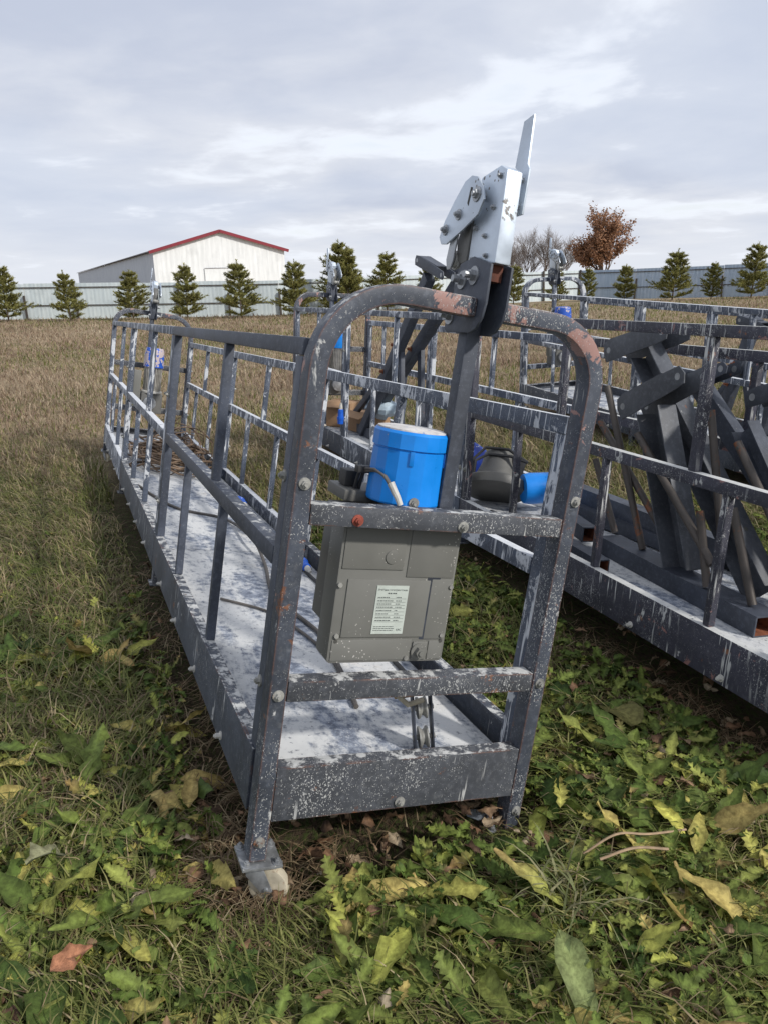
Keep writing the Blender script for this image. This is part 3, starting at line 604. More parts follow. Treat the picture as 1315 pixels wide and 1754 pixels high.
# ---------------------------------------------------------------- cables, coil and plugs on the decks
def spline(pts, n=8):
    P = [Vector(p) for p in pts]; P = [P[0]*2-P[1]]+P+[P[-1]*2-P[-2]]; out = []
    for i in range(1, len(P)-2):
        for k in range(n):
            t = k/n; a, b, c, d = P[i-1:i+3]; out.append(.5*((2*b)+(c-a)*t+(2*a-5*b+4*c-d)*t*t+(3*b-a-3*c+d)*t**3))
    return out+[P[-2]]
def cable(name, pts, r, m, mw, label, cat='cable', n=8):
    o = MB().pipe(spline(pts), r, n).build(name, m); o.matrix_world = mw; return tag(o, label, cat)
cable('power_cable', [(.06, 3.75, .088), (.04, 3.45, .088), (.20, 2.78, .088), (.43, 2.55, .089), (.455, 2.02, .12), (.44, 1.7, .09), (.375, 1.29, .088), (.43, .89, .088), (.40, .6, .088), (.36, .35, .088)], .0075, M['cable'], PM[0], 'dark cable snaking along the whitened deck of the nearest platform')
cable('control_cable', [(.16, 1.25, .087), (.30, 1.12, .087), (.36, .96, .087), (.40, .7, .087), (.37, .45, .087)], .005, M['cable'], PM[0], 'thin lead beside the dark cable near the olive box')
cable('deck_cable', [(.62, 3.4, .088), (.60, 2.9, .088), (.615, 2.3, .088), (.60, 1.7, .088), (.615, 1.1, .088), (.60, .5, .088)], .007, M['black'], PM[0], 'black cable along the right toe board of the nearest platform')
def connector(mw, p, d, label, m=M['plugblue']):
    root = empty('plug_connector', mw @ Matrix.Translation(p) @ Vector(d).to_track_quat('Z', 'Y').to_matrix().to_4x4()); tag(root, label, 'plug', 'blue cable plugs')
    MB().lathe((0, 0, 0), (0, 0, 1), [(0, .021), (.03, .022), (.032, .025), (.05, .025), (.052, .021), (.10, .019), (.105, .015)], 14).build('shell', m, root)
    MB().lathe((0, 0, .105), (0, 0, 1), [(0, .014), (.02, .012), (.045, .006)], 12).build('cable_gland', M['white'], root)
connector(PM[0], (.597, 2.98, .112), (.1, -1, -.05), 'blue plug on the deck beyond the left front post')
connector(PM[0], (.600, 1.72, .112), (.05, -1, -.08), 'blue plug on the deck just beside the left front post')
connector(PM[1], (-.03, 4.36, .245), (0, 0, 1), 'upright blue plug hanging on a post of the middle platform')
def coil():
    rr = random.Random(3); mb = MB()
    for k in range(34):
        cx, cy = .36+rr.uniform(-.09, .09), 4.30+rr.uniform(-.30, .30); rx, ry = rr.uniform(.13, .26), rr.uniform(.18, .42); z = .09+rr.uniform(0, .13); tx, ty = rr.uniform(-.25, .25), rr.uniform(-.2, .2); ph = rr.uniform(0, 6)
        pts = []
        for j in range(23):
            a = ph+2*math.pi*j/22*rr.uniform(.98, 1.0); x, y = rx*math.cos(a), ry*math.sin(a); pts.append((min(.65, max(.05, cx+x)), cy+y, max(.088, z+tx*x+ty*y+.012*math.sin(5*a))))
        mb.pipe(pts, rr.choice((.004, .006, .007)), 6)
    for k in range(12):
        cx, cy = .50+rr.uniform(-.1, .1), 4.5+rr.uniform(-.5, .5); r = rr.uniform(.10, .24); ph = rr.uniform(0, 6); an = rr.uniform(0, 3.1)
        mb.pipe([(min(.66, max(.04, cx+r*math.cos(an)*math.cos(ph+j*.28))), cy+r*math.sin(an)*math.cos(ph+j*.28), max(.09, .2+r*math.sin(ph+j*.28)*.8)) for j in range(18)], .004, 5)
    o = mb.build('wire_rope_coil', M['wire']); o.matrix_world = PM[0]; tag(o, 'tangled brown coil of wire rope on the far deck of the nearest platform', 'wire coil')
coil()

# ---------------------------------------------------------------- steel stacked in the platforms
def u_bracket(root, p0, p1, mw_x, m, gap=.075, h=.100):
    """two holed cheek plates along p0-p1 (y,z), with pins"""
    a = Vector(p0); b = Vector(p1); d = (b-a).normalized(); n = Vector((-d.y, d.x)); L = (b-a).length
    def pt(u, w): q = a+d*u+n*w; return (q.x, q.y)
    prof = [pt(t*1.0, w) for t, w in ((-.03, 0), (-.018, h*.5), (.03, h*.5), (L-.03, h*.42), (L+.018, h*.36), (L+.03, 0), (L+.012, -h*.36), (L*.6, -h*.46), (.02, -h*.5), (-.02, -h*.4))]
    for s in (-1, 1):
        x = mw_x+s*gap/2; pl = MB().prism(prof, 'x', x-.003, x+.003).build('cheek_plate', m, root, bevel=.001)
        for u in (.005, L-.005):
            q = pt(u, 0); MB().cyl((x-.0036, q[0], q[1]), (x+.0036, q[0], q[1]), .013, n=14).build('pin_hole', M['galvd'], pl)
    q0, q1 = pt(.02, -h*.46), pt(L*.75, -h*.46); MB().bar((mw_x, q0[0], q0[1]), (mw_x, q1[0], q1[1]), gap-.008, .005, up=(0, -d.y, d.x)).build('web_plate', m, root)
def column(k, x, foot, top, w, h, m, label, br=None, holes=(.3, .6), bx=None, gap=.085, cat='steel stand', group='steel support stands', brace=None, chan=True):
    root = empty('support_stand', PM[k]); tag(root, label, cat, group)
    f = Vector((x, *foot)); t = Vector((bx if bx is not None else x, *top)); d = (t-f).normalized()
    xx = d.cross(Vector((1, 0, 0))).normalized(); q = MB(); th = .006; ex = Vector((1, 0, 0))
    if chan:
        P2d = [(-h/2, -w/2), (h/2, -w/2), (h/2, w/2), (-h/2, w/2), (-h/2, w/2-th), (h/2-th, w/2-th), (h/2-th, -w/2+th), (-h/2, -w/2+th)]
        Vv = [e+ex*a+xx*b for e in (f, t) for a, b in P2d]; n8 = 8
        q.add(Vv, [(k, (k+1) % n8, n8+(k+1) % n8, n8+k) for k in range(n8)]+[(0, 1, 6, 7), (1, 2, 5, 6), (2, 3, 4, 5), (15, 14, 9, 8), (14, 13, 10, 9), (13, 12, 11, 10)])
    else: q.bar(f, t, w, h, up=(1, 0, 0))
    bd = q.build('column_tube', m, root, bevel=.0012 if chan else .003)
    # hole marks and bolts on the face turned to the aisle
    L = (t-f).length
    for u in holes:
        p = f+d*(L*u)-xx*(w/2)*(1 if (xx.y > 0) else -1); MB().cyl(p, p-xx*.0012*(1 if (xx.y > 0) else -1), .009, n=12).build('bolt_hole', M['groove'], bd)
    if br: u_bracket(root, br[0], br[1], t.x, m, gap, .095 if chan else .065)
    if brace:
        for (p, q, bw) in brace: MB().bar(p, q, bw, .012, up=(1, 0, 0)).build('brace', m, root, bevel=.002)
    return root
def base_beam(k, p0, p1, w, h, m, label, pads=True):
    root = empty('square_tube', PM[k]); tag(root, label, 'steel tube', 'square steel tubes on the decks')
    MB().sqtube(p0, p1, w, h, .005).build('tube', [m, M['rusty']], root)
    return root
# big base beam, two columns and the loose pipes on the middle platform
base_beam(1, (.268, .80, .117), (.330, 1.71, .117), .105, .072, M['bare'], 'long square steel base beam with rusty open end carrying the two columns')
base_beam(1, (.60, 1.33, .185), (.60, 2.40, .185), .075, .075, M['bare'], 'dark square beam lying behind the columns along the far rail')
base_beam(1, (.60, 1.45, .118), (.53, 2.30, .118), .06, .06, M['bare'], 'low dark beam under the beam by the far rail')
base_beam(1, (.250, 1.74, .152), (.35, 2.2, .152), .065, .065, M['bare'], 'upper short tube with rusty square mouth next to the right front post')
base_beam(1, (.118, 1.46, .112), (.16, 1.95, .112), .055, .055, M['bare'], 'lower short tube with rusty square mouth near the toe board')
column(1, .30, (1.225, .155), (1.490, .720), .125, .085, M['grey'], 'grey steel column with holed double bracket leaning left on the base beam', ((1.615, .715), (1.325, .862)), (.28, .62), gap=.115)
column(1, .47, (1.02, .135), (1.80, .93), .115, .08, M['grey'], 'larger grey column behind, bolted bracket against the purplish top rail', ((1.97, .915), (1.64, 1.01)), (.2, .45), gap=.115)
column(1, .56, (.84, .13), (1.30, .68), .09, .06, M['bare'], 'shadowed dark column half hidden at the right edge', None, (.3,))
column(1, .62, (.80, .13), (1.62, .80), .075, .05, M['bare'], 'slim dark arm running down to the right behind the grey columns', ((1.70, .80), (1.48, .88)), (.3, .5, .7), gap=.07, chan=False)
column(1, .50, (.70, .12), (1.10, .80), .075, .05, M['bare'], 'slim dark arm with bracket at the right edge on the middle platform', ((1.20, .80), (.98, .88)), (.3, .6), gap=.07, chan=False)
pipes = [('topmost slanting pipe left of the bracketed column', .33, (1.495, .155), (1.84, .772)), ('short slanting pipe beside the right front post', .36, (1.46, .27), (1.90, .614)), ('pipe with open end leaning just in front of the grey column', .25, (1.048, .245), (1.515, .623)),
         ('upright pipe between the grey column and the red-brown baluster', .40, (1.16, .25), (1.313, .74)), ('pipe with open dark mouth near the right edge of the picture', .40, (.93, .38), (1.168, .646)),
         ('stub of pipe behind the baluster on the base beam', .25, (1.057, .16), (1.141, .412)), ('rightmost pipe rising from the base beam end', .27, (.875, .16), (1.018, .452)), ('thin pipe standing behind the short baluster', .38, (1.74, .155), (1.93, .44))]
for lab, x, a, b in pipes:
    root = empty('steel_pipe', PM[1]); tag(root, lab, 'pipe', 'loose steel pipes on the middle platform')
    MB().hollow((x, *a), (x, *b), .0145, .003).build('tube', [M['pipe'], M['rusty']], root)
    q = Vector((x, *b)).lerp(Vector((x, *a)), .06); MB().cyl(q+Vector((-.0152, -.002, 0)), q+Vector((.0, 0, 0)), .006, n=10).build('pin_hole', M['groove'], root)
# A-shaped stands further back
def stand(k, x, foot, top, label, brk, legs):
    root = column(k, x, foot, top, .075, .06, M['bare'], label, brk, (.35, .55, .8), gap=.075, chan=False)
    for p, q, w in legs: MB().bar((x+.02, *p), (x+.02, *q), w, .03, up=(1, 0, 0)).build('leg_brace', M['bare'], root, bevel=.002)
    for u in (.45, .62):
        p = Vector((x, *foot)).lerp(Vector((x, *top)), u); MB().hexbolt(p+Vector((-.03, .03, 0)), (-1, .2, 0), .012, .02).build('bolt', M['rusty'], root)
stand(1, .30, (4.82, .10), (3.68, 1.26), 'far slanting steel stand whose bracket pokes above the nearest arch', ((3.80, 1.36), (3.42, 1.26)), [((5.15, .17), (4.25, .70), .05), ((4.05, .10), (4.13, .80), .05)])
stand(1, .42, (5.05, .10), (3.52, 1.22), 'near slanting steel stand crossing behind the mast bracket', ((3.56, 1.30), (3.24, 1.24)), [((3.98, .09), (4.07, .82), .06), ((4.5, .09), (4.34, .62), .05)])
stand(2, .35, (3.35, .10), (3.08, .95), 'bluish steel stand in the farthest platform', ((3.2, .93), (2.94, .88)), [((3.62, .10), (3.19, .62), .04), ((3.0, .10), (3.17, .62), .04)])
stand(2, .38, (2.98, .10), (2.72, .90), 'second bluish steel stand at the right edge in the farthest platform', ((2.86, .9), (2.58, .84)), [((3.2, .10), (2.83, .6), .04)])
base_beam(1, (.30, 3.6, .12), (.34, 5.1, .12), .075, .075, M['bare'], 'dark beam under the slanting stands')
# cartons and a bag beside the stands
def carton(p, s, rz, label):
    root = empty('cardboard_box', PM[1] @ Matrix.Translation(p) @ Matrix.Rotation(rz, 4, 'Z')); tag(root, label, 'box')
    a, b, c = s; MB().box((-a, -b, 0), (a, b, c)).build('body', M['card'], root, bevel=.004)
    for sx in (-1, 1): MB().bar((sx*a, 0, c+.004), (sx*(a+.09), 0, c-.03), 2*b-.01, .004, up=(0, 0, 1)).build('flap', M['card'], root)
carton((.40, 4.95, .085), (.10, .16, .16), .2, 'open brown cardboard box behind the upright blue plug')
carton((.30, 5.35, .085), (.12, .12, .20), .9, 'second brown carton behind the slanting stands')
mb = MB(); rr = random.Random(9); P = []
for i in range(9):
    for j in range(14):
        th = math.pi*i/8; ph = 2*math.pi*j/14; r = 1+rr.uniform(-.18, .18); P.append((.12*r*math.sin(th)*math.cos(ph), .15*r*math.sin(th)*math.sin(ph), .08+.08*r*math.cos(th)))
mb.add(P, [(i*14+j, (i+1)*14+j, (i+1)*14+(j+1) % 14, i*14+(j+1) % 14) for i in range(8) for j in range(14)])
o = mb.build('plastic_bag', M['bag'], angle=20); o.matrix_world = PM[1] @ Matrix.Translation((.42, 4.72, .23)); tag(o, 'crumpled pale blue bag on the cartons behind the stands', 'bag')

# ---------------------------------------------------------------- fence of profiled sheets, hangar
def sheet_mat(name, a, b, streak=.5, rough=.5, metal=.25):
    m, nt, bs = mat(name); v = objvec(nt); n = nt.noise(nt.map(v, (6, 6, .6)), 1.0, 5, .65); n2 = nt.noise(v, .9, 4, .6)
    c = nt.mix(nt.rng(n, .3, .7), a, b); c = nt.mix(nt.math('MULTIPLY', nt.rng(n2, .5, .75), streak), c, tuple(x*.72 for x in a))
    nt.l.new(c, bs.inputs['Base Color']); bs.inputs['Roughness'].default_value = rough; bs.inputs['Metallic'].default_value = metal; return m
M['fence'] = sheet_mat('galvanised_fence_sheet', (.52, .59, .61), (.66, .72, .72), .5, .65, 0)
M['fenceshade'] = sheet_mat('shade_tinted_fence_sheet', (.34, .43, .54), (.44, .52, .62), .3, .6, 0)  # darker bluish copy: shade of the fence turned from the sun, in the colour
M['post'] = simple('dark_fence_post', (.07, .058, .05), .8, 0, .3, 8)
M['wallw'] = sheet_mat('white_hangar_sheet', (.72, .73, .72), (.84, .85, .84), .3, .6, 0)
M['wallshade'] = sheet_mat('shade_tinted_hangar_sheet', (.36, .40, .46), (.46, .50, .55), .3, .5, .1)  # hangar walls away from the lit gable: their bluish shade is in the colour
M['red'] = simple('dark_red_trim', (.22, .018, .03), .5, 0, .12, 3)
M['roof'] = simple('dark_roof_edge', (.10, .08, .09), .6, 0, .2, 3)
def corr(p0, p1, z0, z1, period=.23, depth=.006, top=None):
    """trapezoid-profile sheet between two ground points; z0/z1 callables or numbers"""
    p0 = Vector(p0); p1 = Vector(p1); d = p1-p0; L = d.length; d.normalize(); n = Vector((d.y, -d.x)); V = []; F = []; s = 0; pts = []
    pat = [(0, 0), (.35, 0), (.5, 1), (.85, 1)]
    while s < L:
        for u, h in pat:
            if s+u*period < L: pts.append((s+u*period, h*depth))
        s += period
    pts.append((L, 0))
    for u, h in pts:
        q = p0+d*u+n*h; V += [(q.x, q.y, z0(u/L)), (q.x, q.y, z1(u/L))]
    F = [(2*i, 2*i+2, 2*i+3, 2*i+1) for i in range(len(pts)-1)]
    return MB().add(V, F)
FP = [(-58, 42), (-29, 44.5), (-19.8, 45), (-5.6, 45.5), (13.8, 55), (17, 53), (24, 49), (48, 36)]
def fence(pts, m, label, posthi):
    root = empty('fence'); tag(root, label, 'fence'); rr = random.Random(len(pts))
    for a, b in zip(pts[:-1], pts[1:]):
        a = Vector(a); b = Vector(b); L = (b-a).length; n = max(1, round(L/2.9)); d = (b-a)/L; nn = Vector((d.y, -d.x))
        for i in range(n):
            p = a+d*(L*i/n); q = a+d*(L*(i+1)/n-.015); g0 = gz(p.x, p.y); g1 = gz(q.x, q.y); j = rr.uniform(-.03, .03); h = 1.92
            corr(p, q, lambda t: g0+(g1-g0)*t-.05, lambda t: g0+(g1-g0)*t+h+j).build('sheet', m, root, angle=20)
            for z in (.75, 1.72):
                MB().bar((p.x+nn.x*.05, p.y+nn.y*.05, g0+z), (q.x+nn.x*.05, q.y+nn.y*.05, g1+z), .03, .05).build('rail', M['post'], root)
            if i % posthi == 0 or L < 6:
                lean = rr.uniform(-.06, .06); w = p+nn*.12; MB().bar((w.x, w.y, g0-.2), (w.x-d.x*lean*2, w.y, g0+1.2+rr.choice((.1, .75, .85))), .10, .10, up=(d.x, d.y, 0)).build('post', M['post'], root)
fence(FP[:5], M['fence'], 'pale galvanised sheet fence with dark rails and posts behind the pines on the left', 1)
fence(FP[4:], M['fenceshade'], 'sheet metal fence tinted for shade behind the pines on the right', 2)
def hangar():
    root = empty('hangar'); tag(root, 'white gabled hangar with dark red roof edge behind the left fence', 'hangar')
    A = Vector((-19.28, 70)); B = Vector((-8.5, 74.6)); d = (B-A).normalized(); w = (B-A).length; bk = Vector((-d.y, d.x)); Ln = 127; g = -.6; e = 3.88; r = 5.50
    C, D = A+bk*Ln, B+bk*Ln
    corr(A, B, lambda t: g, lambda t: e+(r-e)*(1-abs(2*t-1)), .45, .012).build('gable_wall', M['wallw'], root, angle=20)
    corr(C, A, lambda t: g, lambda t: e, .9, .03).build('side_wall', M['wallshade'], root, angle=20)
    corr(B, D, lambda t: g, lambda t: e, .9, .03).build('side_wall', M['wallshade'], root, angle=20)
    corr(D, C, lambda t: g, lambda t: e+(r-e)*(1-abs(2*t-1)), .9, .03).build('gable_wall', M['wallshade'], root, angle=20)
    mid = (A+B)/2; m2 = (C+D)/2; f = -bk*.25
    for P, Q in ((A, C), (B, D)):
        s = -1 if P is A else 1; o = d*s*.35; k = (r-e)*.35/(w/2)
        V = [(*(P+o+f), e-k+.06), (*(mid+f), r+.06), (*m2, r+.06), (*(Q+o), e-k+.06)]; V += [(x, y, z+.10) for x, y, z in V]
        MB().add(V, [(0, 1, 2, 3), (7, 6, 5, 4), (0, 4, 5, 1), (1, 5, 6, 2), (2, 6, 7, 3), (3, 7, 4, 0)]).build('roof', M['roof'], root)
        p = P+o+f-bk*.06; q = mid+f-bk*.06; MB().bar((p.x, p.y, e-k+.05), (q.x, q.y, r+.05), .05, .26).build('red_trim', M['red'], root)
    g0 = A+d*4.3-bk*.08; g1 = A+d*8.0-bk*.08
    MB().bar((g0.x, g0.y, 1.1), (g1.x, g1.y, 1.1), .06, 2.6).build('gate', M['wallw'], root); 
    MB().bar((g0.x-bk.x*.05, g0.y-bk.y*.05, 2.44), (g1.x-bk.x*.05, g1.y-bk.y*.05, 2.44), .06, .05).build('gate_rail', M['roof'], root)
hangar()

# ---------------------------------------------------------------- trees
def pine_mesh(seed, h=2.8, two=False):
    rr = random.Random(seed); tr = MB(); V = []; C = []
    def needles(p, d, L, n, s=1.0, tip=False):
        for k in range(n):
            t = rr.random(); q = p+d*(L*t); a = Vector((rr.gauss(0, 1), rr.gauss(0, 1), rr.gauss(0, 1)+.3)).normalized(); u = (d*.9+a).normalized(); w = u.cross(Vector((rr.gauss(0, 1), rr.gauss(0, 1), rr.gauss(0, 1)))).normalized()
            l = rr.uniform(.08, .16)*s; wd = rr.uniform(.012, .024)*s; V.extend([q-w*wd, q+w*wd, q+u*l]); c = rr.random()
            g = (.17+.24*c, .18+.21*c, .065+.07*c) if rr.random() < .9 else (.26, .22, .08)
            C.extend([tuple(x*.85 for x in g)]*2+[g])
    def stem(bx, by, hh):
        lean = Vector((rr.uniform(-.04, .04), rr.uniform(-.04, .04), 1)).normalized(); b = Vector((bx, by, 0)); P = [b+lean*hh*t for t in np.linspace(0, 1, 7)]
        tr.pipe(P, .035*hh/2.8, 7, taper=.15); lv = 11
        for j in range(lv):
            t = .09+.86*(j+rr.uniform(-.3, .3))/lv; n = rr.choice((6, 7, 8)); L = hh*(.31*(1-t)**.70+.03)*rr.uniform(.85, 1.15)*(.8 if t < .15 else 1)
            for k in range(n):
                az = 2*math.pi*(k+rr.random()*.7)/n; el = rr.uniform(.05, .35)+.55*t; d = Vector((math.cos(az)*math.cos(el), math.sin(az)*math.cos(el), math.sin(el))); l = L*rr.uniform(.65, 1.15); q = b+lean*hh*t
                q1 = q+d*l*.55; d2 = (d+Vector((0, 0, .45))).normalized(); q2 = q1+d2*l*.5
                tr.pipe([q, q1, q2], .010, 4, taper=.4); needles(q+d*l*.15, d, l*.45, int(14+36*l)); needles(q1, d2, l*.5, int(22+52*l))
                for s in range(3):
                    dd = (d+Vector((rr.gauss(0, .6), rr.gauss(0, .6), rr.uniform(0, .5)))).normalized(); needles(q+d*l*rr.uniform(.35, .9), dd, l*.4, int(11+30*l))
        needles(P[-2], lean, hh*.17, 40, 1.0)
    stem(0, 0, h)
    if two: stem(.45, .1, h*.9)
    return tr, np.array([tuple(v) for v in V]), np.array(C)
def make_pine(seed, two=False):
    tr, V, C = pine_mesh(seed, 2.8, two); root = empty('pine_tree'); t = tr.build('trunk', M['bark'], root); F = np.arange(len(V)).reshape(-1, 3); c = fast_mesh('crown', V, F, M['needle'], C); c.parent = root; return root
PN = [make_pine(s, s == 3) for s in (1, 2, 3, 4, 5)]
pines = [(-19.53, 42.0, 2.95, 0, 'leftmost pine, cut by the left edge of the picture'), (-16.24, 42.0, 2.6, 1, 'second pine from the left before the pale fence'), (-13.03, 42.3, 2.6, 3, 'pine left of the small lock, under the hangar side wall'), (-10.08, 42.0, 2.85, 4, 'pine right of the small lock, under the left part of the white gable'),
         (-7.3, 42.5, 3.0, 1, 'pine under the hangar gate at the right part of the white gable'), (-4.51, 43.0, 2.95, 0, 'narrow pine just right of the hangar corner'), (-2.1, 44.7, 3.95, 2, 'tallest twin-stemmed pine behind the nearest arch'), (.5, 46, 3.3, 3, 'bright spreading pine above the top of the nearest arch'),
         (3.0, 47.2, 2.8, 4, 'pine behind the bracket poking above the nearest arch'), (8.4, 49.8, 2.4, 0, 'pine just right of the shiny lock'), (11.3, 50.6, 2.1, 1, 'pine right behind the far right arch lock'), (13.4, 51.4, 2.1, 3, 'small pine inside the far right arch'), (15.24, 49.5, 2.2, 4, 'dark pine below the brown-leaved tree'), (17.49, 47.5, 2.95, 1, 'third pine from the right edge before the shade-tinted fence'),
         (19.81, 47.5, 2.15, 3, 'short pine second from the right edge'), (21.49, 46.0, 3.1, 0, 'rightmost pine at the right edge of the picture')]
used = set()
for i, (x, y, h, v, lab) in enumerate(pines):
    o = PN[v] if v not in used else copy_tree(PN[v]); used.add(v); o.location = (x, y, gz(x, y)-.05); o.rotation_euler = (0, 0, i*1.9); o.scale = (h/2.8*random.uniform(1.1, 1.45),)*2+(h/2.8,); tag(o, lab, 'pine tree', 'young pines along the fence')

def branchy(seed, h, spread, depth, r0, low=.45):
    rr = random.Random(seed); tr = MB(); tips = []
    def grow(p, d, L, r, k):
        n = 3; pts = [p]; q = p; dd = d
        for i in range(n): dd = (dd+Vector((rr.gauss(0, .10), rr.gauss(0, .10), rr.gauss(.03, .06)))).normalized(); q = q+dd*L/n; pts.append(q)
        tr.pipe(pts, r, 5 if k < 2 else 3, taper=.6)
        if k >= depth: tips.append((pts, dd)); return
        if k >= depth-1: tips.append((pts, dd))
        for j in range(rr.choice((3, 4, 4)) if k else (9 if low < .4 else 6)):
            az = rr.uniform(0, 2*math.pi); s = rr.uniform(.35, spread); nd = (dd+Vector((math.cos(az)*s, math.sin(az)*s, rr.uniform(-.05, .25)))).normalized(); u = rr.uniform(.35, 1.0) if k else rr.uniform(low, 1)
            a = u*n; i0 = min(n-1, int(a)); s0 = pts[i0].lerp(pts[i0+1], a-i0); grow(s0, nd, L*rr.uniform(.52, .78), r*.52, k+1)
        grow(q, dd, L*.7, r*.6, k+1)
    grow(Vector((0, 0, 0)), Vector((0, 0, 1)), h*.40, r0, 0)
    return tr, tips
def brown_tree():
    root = empty('brown_leaved_tree'); tr, tips = branchy(5, 7.3, .78, 4, .13, .12); tr.build('trunk', M['bark'], root); rr = random.Random(8); V = []; C = []
    for pts, d in tips:
        for k in range(11):
            i = rr.randrange(len(pts)-1); q = pts[i].lerp(pts[i+1], rr.random())+Vector((rr.gauss(0, .13), rr.gauss(0, .13), rr.gauss(0, .13)))
            u = Vector((rr.gauss(0, 1), rr.gauss(0, 1), rr.gauss(-.4, 1))).normalized(); w = u.cross(Vector((rr.gauss(0, 1), rr.gauss(0, 1), rr.gauss(0, 1)))).normalized(); l, wd = rr.uniform(.11, .19), rr.uniform(.05, .085)
            V += [q, q+u*l*.5+w*wd, q+u*l, q+u*l*.5-w*wd]; c = rr.random(); C += [(.30+.14*c, .165+.08*c, .10+.05*c)]*4
    c = fast_mesh('crown', np.array([tuple(v) for v in V]), np.arange(len(V)).reshape(-1, 4), M['treeleaf'], np.array(C)); c.parent = root
    print('brown leaves', len(V)//4); root.location = (22.6, 80, -.4); root.scale = (1.3, 1.3, 1.05); tag(root, 'tree with dry reddish brown leaves behind the right fence', 'tree')
brown_tree()
for i, (x, y, h, lab) in enumerate(((15.4, 93, 4.6, 'leftmost bare grey bush behind the fence beside the shiny lock'), (17.6, 95, 5.6, 'tallest bare grey tree behind the fence left of the brown tree'), (19.4, 94, 5.4, 'bare grey tree next to the brown-leaved tree'), (21.4, 96, 5.0, 'bare grey tree overlapped by the brown-leaved tree'), (13.2, 95, 3.6, 'low bare bush showing just behind the shiny lock'))):
    tr, tips = branchy(20+i, h*1.15, .8, 5, .09, .2); root = empty('bare_tree'); tr.build('trunk', M['barebark'], root); root.location = (x, y, -.5); tag(root, lab, 'bare tree', 'leafless trees behind the right fence')

# ---------------------------------------------------------------- vegetation on the field
PIN = [np.array(m.inverted()) for m in PM]
def clear(x, y, z, margin=0.02):
    """True where the spot is outside every platform's footprint"""
    ok = np.ones(len(x), bool); Pw = np.stack([x, y, z, np.ones(len(x))])
    for i, q in enumerate(PIN):
        l = q@Pw; ok &= ~((l[0] > -margin) & (l[0] < W_+margin) & (l[1] > (.4 if i == 1 else -margin)) & (l[1] < L_+margin))
    return ok
def fld(x, y, s, k=0):
    x = np.asarray(x)*s+k*1.7; y = np.asarray(y)*s-k*2.3
    return (np.sin(x+1.3*np.sin(.7*y))+np.sin(1.1*y+1.7*np.sin(.6*x+2))+.6*np.sin(2.3*x-1.9*y+k)+.5*np.sin(3.1*y+2.7*x+1))/3.1
def blades(x, y, L, lean, width, col, seg=3, az=None, name='grass', label=None, droop=1.0, zoff=0.0):
    n = len(x); z = ground(x, y)+zoff; az = rng.uniform(0, 2*np.pi, n) if az is None else az
    dx, dy = np.cos(az), np.sin(az); V = np.zeros((n, 2*seg+1, 3), np.float32); C = np.zeros((n, 2*seg+1, 3), np.float32); tw = rng.uniform(-.6, .6, n); px, py = -np.sin(az+tw), np.cos(az+tw)
    for i in range(seg+1):
        t = i/seg; a = lean*(t**1.0)*droop; out = L*t*np.sin(np.minimum(a, 1.9)); up = L*t*np.cos(np.minimum(a, 1.75)); w = width*(1-t)**.7
        cx, cy, cz = x+dx*out, y+dy*out, z+np.maximum(up, .004*(1+t)); sh = (.55+.45*min(1, t*1.6+.2))
        if i < seg:
            V[:, 2*i] = np.stack([cx-px*w, cy-py*w, cz], 1); V[:, 2*i+1] = np.stack([cx+px*w, cy+py*w, cz], 1); C[:, 2*i] = col; C[:, 2*i+1] = col
        else: V[:, 2*i] = np.stack([cx, cy, cz], 1); C[:, 2*i] = np.minimum(1, col*1.15)
    T = []
    for i in range(seg-1): T += [(2*i, 2*i+1, 2*i+3), (2*i, 2*i+3, 2*i+2)]
    T += [(2*seg-2, 2*seg-1, 2*seg)]
    F = (np.arange(n)[:, None, None]*(2*seg+1)+np.array(T)[None]).reshape(-1, 3)
    o = fast_mesh(name, V.reshape(-1, 3), F, M['grass'], C.reshape(-1, 3)); tag(o, label, 'grass', kind='stuff'); return o
def pal(u, table):
    table = np.array(table); k = np.clip(u*(len(table)-1), 0, len(table)-1.001); i = k.astype(int); f = (k-i)[:, None]; return table[i]*(1-f)+table[i+1]*f
GREEN = [(.085, .108, .026), (.135, .158, .042), (.21, .215, .07), (.31, .28, .125)]
DRY = [(.18, .135, .08), (.28, .21, .125), (.38, .30, .18), (.46, .38, .24)]
def near_grass(N=260000):
    y = .75*np.exp(rng.uniform(0, math.log(10.5), N)); x = rng.uniform(-1.15, 1.25, N)*(y*.62+.55)
    side = x+.40*(y-1.4); left = 1/(1+np.exp(side*5+.4)); f = fld(x, y, 1.6); g = fld(x, y, 4.5, 3)
    keep = rng.random(N) < np.clip(.24+.42*left*np.clip(y-.5, .55, 1.8)+.40*np.clip(y-2.6, 0, 2)+.25*f+.25*g, .04, 1); x, y = x[keep], y[keep]; ok = clear(x, y, ground(x, y)); x, y = x[ok], y[ok]; n = len(x)
    dryness = np.clip((y-3.7)/4.6+.17+.38*fld(x, y, 1.1, 5)+.25*fld(x, y, 5, 1)+rng.normal(0, .20, n), 0, 1)
    col = pal(rng.random(n)*.75+.25*rng.random(n), GREEN); dr = pal(rng.random(n), DRY); m = (rng.random(n) < dryness*.95+.10)[:, None]; col = np.where(m, dr, col)*rng.uniform(.75, 1.15, n)[:, None]
    comb = 2.6+1.2*fld(x, y, .9, 7)+rng.normal(0, .9, n)
    nearp = np.clip((y-1.5)/2.5, 0, 1); edge = 1-.6*(~clear(x, y, ground(x, y), .13)); blades(x, y, rng.uniform(.05, .16+.07*nearp, n)*edge, rng.uniform(1.0, 2.3, n), rng.uniform(.0014, .0032, n)*(1+.25*y/4), col, 3, comb, 'grass', 'short matted green and straw grass around the platforms')
near_grass()
